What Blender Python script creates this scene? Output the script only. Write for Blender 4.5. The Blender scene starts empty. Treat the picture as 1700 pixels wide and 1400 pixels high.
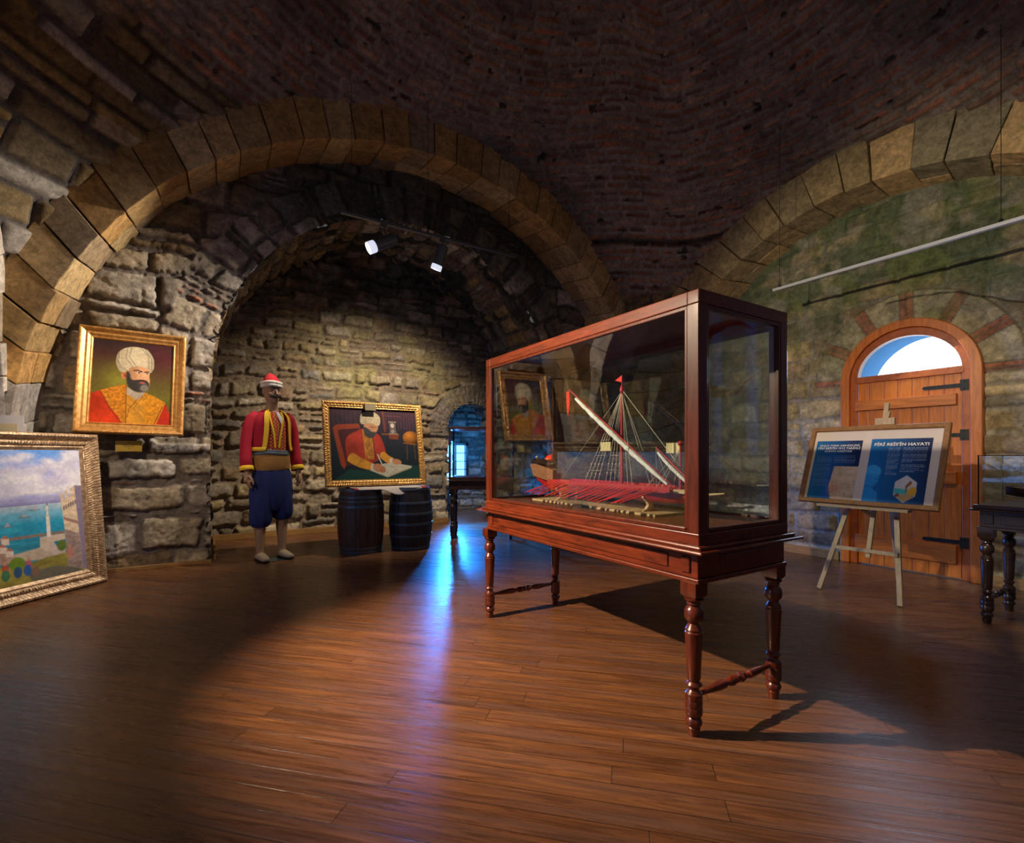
import bpy, bmesh, math, random
import numpy as np
from mathutils import Vector, Matrix, Euler
R = math.radians
PI = math.pi
scene = bpy.context.scene
COL = scene.collection

# ------------------------------------------------------------------ camera, world, exposure
# room axes: X runs along the portrait wall, Y runs along the door wall, Z up
F_PX, HORIZON = 808.0, 755.0
cam_d = bpy.data.cameras.new('camera')
cam = bpy.data.objects.new('camera', cam_d)
COL.objects.link(cam)
cam.location = (0, 0, 1.05)
cam.rotation_euler = (R(90), 0, -math.atan2(.53, .848))
cam_d.sensor_width = 36.0
cam_d.lens = 36.0 * F_PX / 1700.0
cam_d.shift_y = (HORIZON - 700.0) / 1700.0
cam_d.clip_start = 0.05
scene.camera = cam

scene.view_settings.view_transform = 'Standard'
scene.view_settings.look = 'None'
scene.view_settings.gamma = 1.0
scene.view_settings.use_curve_mapping = False
scene.view_settings.exposure = 0.0

world = bpy.data.worlds.new('dim_surroundings')
scene.world = world
world.use_nodes = True
_bg = world.node_tree.nodes['Background']
_bg.inputs[0].default_value = (0.40, 0.38, 0.42, 1)
_bg.inputs[1].default_value = 0.21


def spot(name, loc, target, energy, color, angle=60, blend=.5, size=.03):
    d = bpy.data.lights.new(name, 'SPOT')
    d.energy = energy; d.color = color; d.spot_size = R(angle); d.spot_blend = blend; d.shadow_soft_size = size
    o = bpy.data.objects.new(name, d); COL.objects.link(o)
    o.location = loc
    o.rotation_euler = (Vector(target) - Vector(loc)).to_track_quat('-Z', 'Y').to_euler()
    return o


def area(name, loc, target, energy, color, sx, sy):
    d = bpy.data.lights.new(name, 'AREA')
    d.shape = 'RECTANGLE'; d.size = sx; d.size_y = sy; d.energy = energy; d.color = color
    o = bpy.data.objects.new(name, d); COL.objects.link(o)
    o.location = loc
    o.rotation_euler = (Vector(target) - Vector(loc)).to_track_quat('-Z', 'Y').to_euler()
    return o


KEY = Vector((-.86, 2.85, 2.45))
KEY2 = Vector((-.90, 3.20, 2.50))
spot('key_spotlight', KEY, (1.88, 2.08, 0), 960, (1.0, .74, .52), 64, .9, .02)
spot('portrait_spotlight', KEY2, (-.42, 5.5, 1.15), 105, (1.0, .78, .56), 52, .7, .02)
# the two heads on the near track and the daylight openings
HEAD_A = Vector((1.30, 4.83, 3.03)); AIM_A = Vector((-1.3, 4.95, 1.45))
HEAD_B = Vector((2.08, 4.92, 2.99)); AIM_B = Vector((1.95, 6.50, 1.25))
spot('spotlight_beam_left', HEAD_A, AIM_A, 330, (1.0, .88, .74), 86, .9, .03)
spot('spotlight_beam_right', HEAD_B, AIM_B, 330, (1.0, .84, .64), 104, .9, .03)
spot('passage_daylight', (3.38, 7.30, 1.05), (3.35, 4.3, -.1), 850, (.02, .24, 1.0), 84, .6, .10)
_pd = bpy.data.lights.new('passage_bounce', 'POINT'); _pd.energy = 22; _pd.color = (.05, .32, 1.0); _pd.shadow_soft_size = .2
_po = bpy.data.objects.new('passage_bounce', _pd); COL.objects.link(_po); _po.location = (4.45, 7.9, 1.1)  # added point lamp that imitates blue bounce inside the passage
area('door_daylight', (5.2, 1.82, 1.95), (3.2, 1.0, .2), 9, (.62, .72, 1.0), .7, .3)
area('left_window_daylight', (-3.3, 2.45, 1.0), (3.0, 1.2, .3), 14, (.35, .45, 1.0), .8, 1.1)
KEY3 = Vector((-.86, 1.75, 2.52))
spot('door_wall_spotlight', KEY3, (5.35, 1.75, 1.85), 520, (1.0, .84, .60), 46, .7, .03)
spot('easel_spotlight', (3.1, .4, 3.2), (4.6, 1.7, .9), 75, (1.0, .84, .62), 62, .9, .03)

# ------------------------------------------------------------------ small helpers
def ground(px, py):
    t = 1.05 * F_PX / (py - HORIZON); x = (px - 850) / F_PX
    return Vector(((.848 * x + .53) * t, (-.53 * x + .848) * t, 0))


def tag(o, label=None, cat=None, group=None, kind=None):
    if label: o['label'] = label
    if cat: o['category'] = cat
    if group: o['group'] = group
    if kind: o['kind'] = kind
    return o


def empty(name, loc=(0, 0, 0), rot=(0, 0, 0)):
    o = bpy.data.objects.new(name, None); COL.objects.link(o)
    o.location = loc; o.rotation_euler = rot
    o.empty_display_size = .1
    return o


class MB:
    def __init__(s): s.v = []; s.f = []
    def add(s, vs, fs, M=None):
        n = len(s.v)
        if M is not None: vs = [M @ Vector(p) for p in vs]
        s.v += [tuple(p) for p in vs]; s.f += [tuple(i + n for i in f) for f in fs]
        return s
    def box(s, x0, x1, y0, y1, z0, z1, M=None):
        vs = [(x, y, z) for z in (z0, z1) for y in (y0, y1) for x in (x0, x1)]
        return s.add(vs, [(0, 2, 3, 1), (4, 5, 7, 6), (0, 1, 5, 4), (2, 6, 7, 3), (0, 4, 6, 2), (1, 3, 7, 5)], M)
    def bar(s, a, b, w, d, up=(0, 0, 1)):
        a = Vector(a); b = Vector(b); z = (b - a).normalized(); u = Vector(up)
        x = u.cross(z)
        if x.length < 1e-4: x = Vector((1, 0, 0)).cross(z)
        x.normalize(); y = z.cross(x)
        vs = []
        for p in (a, b):
            for sx, sy in ((-1, -1), (1, -1), (1, 1), (-1, 1)):
                vs.append(p + x * sx * w / 2 + y * sy * d / 2)
        return s.add(vs, [(3, 2, 1, 0), (4, 5, 6, 7), (0, 1, 5, 4), (1, 2, 6, 5), (2, 3, 7, 6), (3, 0, 4, 7)])
    def tube(s, pts, rad, n=10, cap=True, flat=None, up=(0, 0, 1)):
        pts = [Vector(p) for p in pts]
        if not hasattr(rad, '__len__'): rad = [rad] * len(pts)
        vs = []; fs = []; px = None
        for i, p in enumerate(pts):
            t = (pts[min(i + 1, len(pts) - 1)] - pts[max(i - 1, 0)]).normalized()
            if px is None:
                x = Vector(up).cross(t)
                if x.length < .25: x = Vector((1, 0, 0)).cross(t)
                if x.length < .25: x = Vector((0, 1, 0)).cross(t)
            else: x = px - t * px.dot(t)
            x.normalize(); y = t.cross(x); px = x
            r = rad[i]; rx, ry = (r if hasattr(r, '__len__') else (r, r))
            for k in range(n):
                a = 2 * PI * k / n
                vs.append(p + x * rx * math.cos(a) + y * ry * math.sin(a))
        for i in range(len(pts) - 1):
            for k in range(n):
                fs.append((i * n + k, i * n + (k + 1) % n, (i + 1) * n + (k + 1) % n, (i + 1) * n + k))
        if cap:
            fs.append(tuple(range(n - 1, -1, -1))); fs.append(tuple((len(pts) - 1) * n + k for k in range(n)))
        return s.add(vs, fs)
    def lathe(s, prof, c=(0, 0, 0), n=24, M=None, cap=True):
        vs = []; fs = []
        for r, z in prof:
            for k in range(n):
                a = 2 * PI * k / n
                vs.append((c[0] + r * math.cos(a), c[1] + r * math.sin(a), c[2] + z))
        for i in range(len(prof) - 1):
            for k in range(n):
                fs.append((i * n + k, i * n + (k + 1) % n, (i + 1) * n + (k + 1) % n, (i + 1) * n + k))
        if cap:
            fs.append(tuple(range(n - 1, -1, -1))); fs.append(tuple((len(prof) - 1) * n + k for k in range(n)))
        return s.add(vs, fs, M)
    def prism(s, poly, h0, h1, axis='z', M=None):
        n = len(poly)
        def P(a, b, h):
            return {'z': (a, b, h), 'y': (a, h, b), 'x': (h, a, b)}[axis]
        vs = [P(a, b, h0) for a, b in poly] + [P(a, b, h1) for a, b in poly]
        fs = [tuple(range(n - 1, -1, -1)), tuple(range(n, 2 * n))] + [(i, (i + 1) % n, (i + 1) % n + n, i + n) for i in range(n)]
        return s.add(vs, fs, M)
    def ball(s, c, r, n=16, m=10, M=None):
        if not hasattr(r, '__len__'): r = (r, r, r)
        prof = [(math.sin(PI * j / m), -math.cos(PI * j / m)) for j in range(m + 1)]
        prof[0] = (1e-3, -1); prof[-1] = (1e-3, 1)
        vs = []; fs = []
        for q, z in prof:
            for k in range(n):
                a = 2 * PI * k / n
                vs.append((c[0] + r[0] * q * math.cos(a), c[1] + r[1] * q * math.sin(a), c[2] + r[2] * z))
        for i in range(m):
            for k in range(n):
                fs.append((i * n + k, i * n + (k + 1) % n, (i + 1) * n + (k + 1) % n, (i + 1) * n + k))
        fs.append(tuple(range(n - 1, -1, -1))); fs.append(tuple(m * n + k for k in range(n)))
        return s.add(vs, fs, M)
    def build(s, name, mat, parent=None, smooth=False, bevel=0.0, loc=None, rot=None):
        me = bpy.data.meshes.new(name)
        me.from_pydata(s.v, [], s.f); me.update()
        bm = bmesh.new(); bm.from_mesh(me); bmesh.ops.recalc_face_normals(bm, faces=bm.faces); bm.to_mesh(me); bm.free()
        if mat: me.materials.append(mat)
        o = bpy.data.objects.new(name, me); COL.objects.link(o)
        if parent: o.parent = parent
        if loc: o.location = loc
        if rot: o.rotation_euler = rot
        if smooth:
            for p in me.polygons: p.use_smooth = True
            me.set_sharp_from_angle(angle=R(38))
        if bevel:
            m = o.modifiers.new('bevel', 'BEVEL'); m.width = bevel; m.segments = 2; m.limit_method = 'ANGLE'; m.angle_limit = R(40)
        return o


def copy_tree(o, parent=None):
    c = o.copy(); COL.objects.link(c)
    if parent: c.parent = parent
    for ch in list(o.children): copy_tree(ch, c)
    return c


# ------------------------------------------------------------------ materials
def nmat(name):
    m = bpy.data.materials.new(name); m.use_nodes = True
    nt = m.node_tree; b = nt.nodes['Principled BSDF']
    return m, nt, b


def N(nt, t, **kw):
    n = nt.nodes.new(t)
    for k, v in kw.items():
        if k in n.inputs: n.inputs[k].default_value = v
        else: setattr(n, k, v)
    return n


def plain(name, col, rough=.6, metal=0.0, noise=.15, nscale=12, bump=0.0, bscale=60, coat=0.0, spec=.5, sheen=0):
    m, nt, b = nmat(name)
    tc = N(nt, 'ShaderNodeTexCoord')
    nz = N(nt, 'ShaderNodeTexNoise', Scale=nscale, Detail=5.0)
    nt.links.new(tc.outputs['Object'], nz.inputs['Vector'])
    mx = N(nt, 'ShaderNodeMix', data_type='RGBA')
    mx.inputs[6].default_value = (*[c * (1 - noise) for c in col], 1)
    mx.inputs[7].default_value = (*[min(1, c * (1 + noise)) for c in col], 1)
    nt.links.new(nz.outputs['Fac'], mx.inputs[0]); nt.links.new(mx.outputs[2], b.inputs['Base Color'])
    b.inputs['Roughness'].default_value = rough; b.inputs['Metallic'].default_value = metal
    b.inputs['Coat Weight'].default_value = coat; b.inputs['Coat Roughness'].default_value = .12
    b.inputs['Specular IOR Level'].default_value = spec
    b.inputs['Sheen Weight'].default_value = sheen
    if bump:
        n2 = N(nt, 'ShaderNodeTexNoise', Scale=bscale, Detail=6.0)
        nt.links.new(tc.outputs['Object'], n2.inputs['Vector'])
        bp = N(nt, 'ShaderNodeBump', Strength=bump, Distance=.01)
        nt.links.new(n2.outputs['Fac'], bp.inputs['Height']); nt.links.new(bp.outputs[0], b.inputs['Normal'])
    return m


def wood(name, c1, c2, rough=.35, stretch=(1, 1, 14), scale=9, coat=.0, bump=.05):
    """grain runs along the axis with the smallest stretch"""
    m, nt, b = nmat(name)
    tc = N(nt, 'ShaderNodeTexCoord'); mp = N(nt, 'ShaderNodeMapping'); mp.inputs['Scale'].default_value = stretch
    nt.links.new(tc.outputs['Object'], mp.inputs[0])
    nz = N(nt, 'ShaderNodeTexNoise', Scale=scale, Detail=7.0, Roughness=.65, Distortion=.6)
    nt.links.new(mp.outputs[0], nz.inputs['Vector'])
    cr = N(nt, 'ShaderNodeValToRGB'); e = cr.color_ramp.elements
    e[0].position = .3; e[0].color = (*c1, 1); e[1].position = .72; e[1].color = (*c2, 1)
    nt.links.new(nz.outputs['Fac'], cr.inputs[0]); nt.links.new(cr.outputs[0], b.inputs['Base Color'])
    b.inputs['Roughness'].default_value = rough; b.inputs['Coat Weight'].default_value = coat
    b.inputs['Coat Roughness'].default_value = .15
    bp = N(nt, 'ShaderNodeBump', Strength=bump, Distance=.01)
    nt.links.new(nz.outputs['Fac'], bp.inputs['Height']); nt.links.new(bp.outputs[0], b.inputs['Normal'])
    return m


def emis(name, col, s):
    m, nt, b = nmat(name)
    b.inputs['Base Color'].default_value = (*col, 1)
    b.inputs['Emission Color'].default_value = (*col, 1); b.inputs['Emission Strength'].default_value = s
    return m


def glassm(name, tint=(.93, .96, .95), ior=1.5, rough=0.0):
    m, nt, b = nmat(name); nt.nodes.remove(b)
    out = nt.nodes['Material Output']
    tr = N(nt, 'ShaderNodeBsdfTransparent'); tr.inputs[0].default_value = (*tint, 1)
    gl = N(nt, 'ShaderNodeBsdfGlossy'); gl.inputs['Roughness'].default_value = rough
    fr = N(nt, 'ShaderNodeFresnel'); fr.inputs[0].default_value = ior
    ge = N(nt, 'ShaderNodeNewGeometry')
    sub = N(nt, 'ShaderNodeMath', operation='SUBTRACT'); sub.inputs[0].default_value = 1.0
    nt.links.new(ge.outputs['Backfacing'], sub.inputs[1])
    mu = N(nt, 'ShaderNodeMath', operation='MULTIPLY')
    nt.links.new(fr.outputs[0], mu.inputs[0]); nt.links.new(sub.outputs[0], mu.inputs[1])
    mx = N(nt, 'ShaderNodeMixShader')
    nt.links.new(mu.outputs[0], mx.inputs[0]); nt.links.new(tr.outputs[0], mx.inputs[1]); nt.links.new(gl.outputs[0], mx.inputs[2])
    nt.links.new(mx.outputs[0], out.inputs[0])
    return m


def vcol(name, rough=.9, bump=.4, bscale=45, nvar=.35, coat=0.0, dist=.01, spec=.3):
    m, nt, b = nmat(name)
    at = N(nt, 'ShaderNodeVertexColor', layer_name='Col')
    tc = N(nt, 'ShaderNodeTexCoord')
    nz = N(nt, 'ShaderNodeTexNoise', Scale=bscale, Detail=8.0, Roughness=.7)
    nt.links.new(tc.outputs['Object'], nz.inputs['Vector'])
    mr = N(nt, 'ShaderNodeMapRange'); mr.inputs[1].default_value = .25; mr.inputs[2].default_value = .75
    mr.inputs[3].default_value = 1 - nvar; mr.inputs[4].default_value = 1 + nvar
    nt.links.new(nz.outputs['Fac'], mr.inputs[0])
    mx = N(nt, 'ShaderNodeVectorMath', operation='MULTIPLY')
    nt.links.new(at.outputs[0], mx.inputs[0]); nt.links.new(mr.outputs[0], mx.inputs[1])
    nt.links.new(mx.outputs[0], b.inputs['Base Color'])
    b.inputs['Roughness'].default_value = rough; b.inputs['Coat Weight'].default_value = coat
    b.inputs['Specular IOR Level'].default_value = spec
    if bump:
        bp = N(nt, 'ShaderNodeBump', Strength=bump, Distance=dist)
        nt.links.new(nz.outputs['Fac'], bp.inputs['Height']); nt.links.new(bp.outputs[0], b.inputs['Normal'])
    return m


def stone_mat():
    m = vcol('rough_stone', .93, .6, 30, .35, 0, .012, .25)
    nt = m.node_tree; b = nt.nodes['Principled BSDF']
    tc = N(nt, 'ShaderNodeTexCoord')
    old = b.inputs['Normal'].links[0].from_socket
    n2 = N(nt, 'ShaderNodeTexNoise', Scale=120.0, Detail=6.0, Roughness=.75); nt.links.new(tc.outputs['Object'], n2.inputs[0])
    bp = N(nt, 'ShaderNodeBump', Strength=.6, Distance=.005); nt.links.new(n2.outputs['Fac'], bp.inputs['Height']); nt.links.new(old, bp.inputs['Normal'])
    nt.links.new(bp.outputs[0], b.inputs['Normal'])
    # dark pits and stains of the stone itself
    src = b.inputs['Base Color'].links[0].from_socket
    n3 = N(nt, 'ShaderNodeTexNoise', Scale=11.0, Detail=9.0, Roughness=.75, Distortion=.5); nt.links.new(tc.outputs['Object'], n3.inputs[0])
    mr = N(nt, 'ShaderNodeMapRange'); mr.inputs[1].default_value = .38; mr.inputs[2].default_value = .58; mr.inputs[3].default_value = .62; mr.inputs[4].default_value = 1.12
    nt.links.new(n3.outputs['Fac'], mr.inputs[0])
    mu = N(nt, 'ShaderNodeVectorMath', operation='MULTIPLY'); nt.links.new(src, mu.inputs[0]); nt.links.new(mr.outputs[0], mu.inputs[1])
    nt.links.new(mu.outputs[0], b.inputs['Base Color'])
    return m


M_STONE = stone_mat()
M_PAINT = vcol('oil_paint', .75, .12, 90, .10, 0, .004, .2)
M_PRINT = vcol('printed_paper', .5, 0, 90, .03)
M_MAHOG = wood('mahogany', (.055, .009, .003), (.23, .038, .009), .32, (9, 1.1, 9), 5, .3, .03)
M_MAHOGX = wood('mahogany_cross', (.085, .013, .004), (.25, .05, .012), .28, (1.1, 9, 9), 5, .55, .03)
M_MAHOGZ = wood('mahogany_upright', (.042, .007, .003), (.17, .030, .008), .30, (9, 9, 1.1), 5, .3, .03)
M_DARKW = wood('dark_walnut', (.022, .010, .008), (.06, .026, .018), .32, (2, 2, 2), 6, .4, .03)
M_DOOR = wood('orange_pine', (.40, .085, .006), (.76, .215, .02), .38, (7, 7, .7), 5, .25, .04)
M_DOORH = wood('orange_pine_flat', (.36, .08, .006), (.68, .19, .02), .38, (7, .8, 7), 5, .25, .04)
M_DOORF = wood('reddish_pine', (.30, .05, .006), (.52, .12, .015), .38, (7, 3, 2), 5, .25, .04)
M_EASEL = wood('raw_beech', (.36, .25, .15), (.54, .39, .25), .6, (10, 10, 1.5), 6, 0, .05)
M_BOARDF = wood('brown_board_frame', (.17, .075, .022), (.30, .14, .045), .5, (5, 5, 5), 6, 0, .05)
M_PALEW = wood('pale_ply', (.50, .33, .16), (.68, .48, .25), .5, (8, 1, 8), 5, 0, .03)
M_BASEB = wood('ochre_baseboard', (.20, .10, .03), (.40, .21, .06), .5, (2, 2, 8), 5, .0, .04)
M_BLACK = plain('black_iron', (.02, .022, .025), .45, .6, .3, 20, .2, 80)
M_ALU = plain('grey_track', (.30, .31, .33), .4, .5, .1)
M_HEAD = plain('grey_lamp_housing', (.11, .115, .125), .42, .4, .1)
M_GLASS = glassm('clear_glass', (.88, .93, .92), 2.3)
M_GLASS2 = glassm('plain_glass', (.93, .96, .96), 1.5)
M_ACRYL = glassm('acrylic', (.93, .95, .97), 1.7, .08)
M_RED = plain('bright_red_paint', (.95, .03, .018), .4, 0, .15, 30)
M_REDDK = plain('deep_red_paint', (.45, .012, .012), .5, 0, .2, 30)
M_ROPE = plain('cream_rope', (.62, .55, .42), .8, 0, .2, 60)
M_SAIL = plain('furled_white_sail', (.80, .78, .74), .8, 0, .12, 50, .5, 60)
M_WHITE = plain('white_card', (.72, .70, .68), .7)
M_CREAM = plain('cream_card', (.72, .60, .32), .6)

# ------------------------------------------------------------------ numpy noise and masonry
_rs = np.random.RandomState(7)
_TAB = _rs.rand(256, 256)


def vnoise(x, y, seed=0):
    x = x + seed * 17.31; y = y + seed * 9.77
    xi = np.floor(x).astype(int); yi = np.floor(y).astype(int)
    fx = x - xi; fy = y - yi
    fx = fx * fx * (3 - 2 * fx); fy = fy * fy * (3 - 2 * fy)
    a = _TAB[xi & 255, yi & 255]; b = _TAB[(xi + 1) & 255, yi & 255]
    c = _TAB[xi & 255, (yi + 1) & 255]; d = _TAB[(xi + 1) & 255, (yi + 1) & 255]
    return (a * (1 - fx) + b * fx) * (1 - fy) + (c * (1 - fx) + d * fx) * fy


def fbm(x, y, seed=0, o=4):
    s = 0; a = .5; w = 0
    for k in range(o):
        s = s + a * vnoise(x * 2 ** k, y * 2 ** k, seed + k); w += a; a *= .5
    return s / w


def sstep(a, b, x):
    t = np.clip((x - a) / (b - a), 0, 1); return t * t * (3 - 2 * t)


PAL_RUBBLE = [(.34, .27, .18), (.27, .22, .16), (.40, .33, .23), (.30, .21, .12), (.22, .20, .17), (.38, .30, .16), (.44, .37, .28), (.25, .17, .11), (.33, .28, .22)]
PAL_GREEN = [(.20, .20, .10), (.12, .15, .07), (.32, .28, .16), (.09, .13, .07), (.30, .20, .09), (.36, .32, .22), (.16, .17, .09)]
PAL_PALE = [(.46, .40, .33), (.38, .33, .28), (.50, .45, .38), (.34, .28, .22), (.42, .34, .24)]
PAL_BRICK = [(.46, .17, .09), (.36, .14, .08), (.50, .22, .13), (.30, .14, .09), (.42, .20, .12), (.32, .20, .15), (.44, .25, .16)]
PAL_OCHRE = [(.34, .22, .08), (.28, .20, .10), (.38, .26, .11), (.24, .16, .07), (.32, .25, .15), (.20, .15, .09)]


def stones(s, t, hrow, wst, mortar, seed, pal, mcol, warp=.03, wfreq=2.5, depth=.03, off=.012, round_=.035, thin=.2, thinpal=None, tstart=None, wdiv=None, split=.15, holes=.1, rough=1.0):
    rs = np.random.RandomState(seed)
    ss = s + warp * (fbm(s * wfreq, t * wfreq, seed, 3) - .5) * 2 * (1 if wdiv is None else .2) + (.012 * (vnoise(s * 14, t * 14, seed + 5) - .5) if wdiv is None else 0)
    tt = t + warp * (fbm(s * wfreq + 9, t * wfreq + 4, seed + 3, 3) - .5) * 2 + .010 * (vnoise(s * 13, t * 13, seed + 6) - .5)
    t0 = (t.min() if tstart is None else tstart) - .3; t1 = t.max() + .3
    rows = [t0]; kinds = []
    while rows[-1] < t1:
        if rs.rand() < thin: rows.append(rows[-1] + rs.uniform(.045, .07)); kinds.append(1)
        else: rows.append(rows[-1] + rs.uniform(*hrow)); kinds.append(0)
    rows = np.array(rows)
    ri = np.clip(np.searchsorted(rows, tt) - 1, 0, len(kinds) - 1)
    H = np.zeros(s.shape); C = np.zeros(s.shape + (3,))
    s0 = s.min() - 1; s1 = s.max() + 1
    for r in range(len(kinds)):
        m = ri == r
        if not m.any(): continue
        sv = ss[m]; tv = tt[m]; ra, rb = rows[r], rows[r + 1]
        dv = 1.0 if wdiv is None else max(.15, wdiv((ra + rb) / 2))
        lo, hi = wst if not kinds[r] else (.16, .34)
        n = int((s1 - s0) * dv / ((lo + hi) / 2)) + 8
        ed = s0 + np.cumsum(rs.uniform(lo, hi, n)) / dv
        ci = np.clip(np.searchsorted(ed, sv) - 1, 0, n - 2)
        dl = (sv - ed[ci]) * dv; dr = (ed[ci + 1] - sv) * dv
        sub = rs.rand(n) < (split if not kinds[r] else 0)
        cut = ra + (rb - ra) * rs.uniform(.35, .65, n)
        up = sub[ci] & (tv > cut[ci])
        db = np.where(up, tv - cut[ci], tv - ra)
        du = np.where(sub[ci] & ~up, cut[ci] - tv, rb - tv)
        dx = np.minimum(dl, dr); dy = np.minimum(db, du)
        rr = round_
        qx = np.maximum(rr - dx, 0); qy = np.maximum(rr - dy, 0)
        d = np.where((dx < rr) & (dy < rr), rr - np.hypot(qx, qy), np.minimum(dx, dy))
        d = d - mortar * (.5 + .9 * vnoise(sv * 6, tv * 6, seed + 8))
        if wdiv is None: d = d - rough * np.maximum(0, fbm(sv * 22, tv * 22, seed + 12, 3) - .42) * .05
        k = sstep(0, .022, d)
        P = pal if not kinds[r] or thinpal is None else thinpal
        idx = rs.randint(0, len(P), (n, 2)); jit = rs.uniform(.66, 1.34, (n, 2)); hof = rs.uniform(-1, 1, (n, 2)) * off
        rec = rs.rand(n) < holes; hof[rec] -= off * 2.2
        u2 = up.astype(int)
        c = np.array(P)[idx[ci, u2]] * jit[ci, u2][:, None]
        n1 = fbm(sv * 9, tv * 9, seed + 2, 4); n2 = fbm(sv * 34, tv * 34, seed + 13, 3)
        c = c * ((.66 + .68 * n1) * (.80 + .40 * n2))[:, None]
        wash = sstep(.55, .70, fbm(sv * 5, tv * 7, seed + 15, 4))[:, None] * .22
        c = c * (1 - wash) + np.array(mcol) * 1.35 * wash
        mc = np.array(mcol)[None] * (.75 + .5 * vnoise(sv * 7, tv * 7, seed + 4))[:, None]
        H[m] = -depth * (1 - k) + k * (hof[ci, u2] + .010 * sstep(0, .06, d))
        C[m] = mc * (1 - k)[:, None] + c * k[:, None]
    H += rough * (.020 * (fbm(s * 9, t * 9, seed + 1, 4) - .5) - .018 * np.maximum(0, fbm(s * 26, t * 26, seed + 21, 3) - .55) * 3) if wdiv is None else .008 * (fbm(s * 30, t * 11, seed + 1, 4) - .5)
    return H, C


def grid_mesh(name, P, C, keep, mat, kind='structure', parent=None, label=None, close=False):
    """P (n,m,3) points, C (n,m,3) colours, keep (n,m) bool"""
    n, m = P.shape[:2]
    idx = -np.ones((n, m), int)
    fk = keep[:-1, :-1] & keep[1:, :-1] & keep[:-1, 1:] & keep[1:, 1:]
    used = np.zeros((n, m), bool)
    used[:-1, :-1] |= fk; used[1:, :-1] |= fk; used[:-1, 1:] |= fk; used[1:, 1:] |= fk
    idx[used] = np.arange(used.sum())
    V = P[used].astype(np.float32); CC = C[used]
    i, j = np.nonzero(fk)
    Fq = np.stack([idx[i, j], idx[i + 1, j], idx[i + 1, j + 1], idx[i, j + 1]], 1).astype(np.int32)
    me = bpy.data.meshes.new(name)
    me.vertices.add(len(V)); me.vertices.foreach_set('co', V.ravel())
    me.loops.add(Fq.size); me.loops.foreach_set('vertex_index', Fq.ravel())
    me.polygons.add(len(Fq)); me.polygons.foreach_set('loop_start', np.arange(0, Fq.size, 4, dtype=np.int32))
    me.polygons.foreach_set('use_smooth', np.ones(len(Fq), bool))
    me.update(); me.validate()
    at = me.color_attributes.new('Col', 'FLOAT_COLOR', 'POINT')
    rgba = np.ones((len(V), 4), np.float32); rgba[:, :3] = CC
    at.data.foreach_set('color', rgba.ravel())
    me.materials.append(mat)
    o = bpy.data.objects.new(name, me); COL.objects.link(o)
    if kind: o['kind'] = kind
    if parent: o.parent = parent
    return o


def G(a0, a1, b0, b1, res):
    a = np.linspace(a0, a1, int((a1 - a0) / res) + 2); b = np.linspace(b0, b1, int((b1 - b0) / res) + 2)
    return np.meshgrid(a, b, indexing='ij')

# ------------------------------------------------------------------ the shell
Y1, Y2, YB = 4.95, 5.60, 6.95
X1, X2, XL = 5.0, 5.35, -1.25
DC = (2.1, 2.2, 1.05)


def dome_R(lon):
    """lon = 0 towards +Y, 90 deg towards +X"""
    a = np.abs(np.degrees(lon) - 90)
    k = 1 - sstep(28, 48, a)
    return np.sqrt(20.6 * (1 - k) + 16.3 * k)


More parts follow.
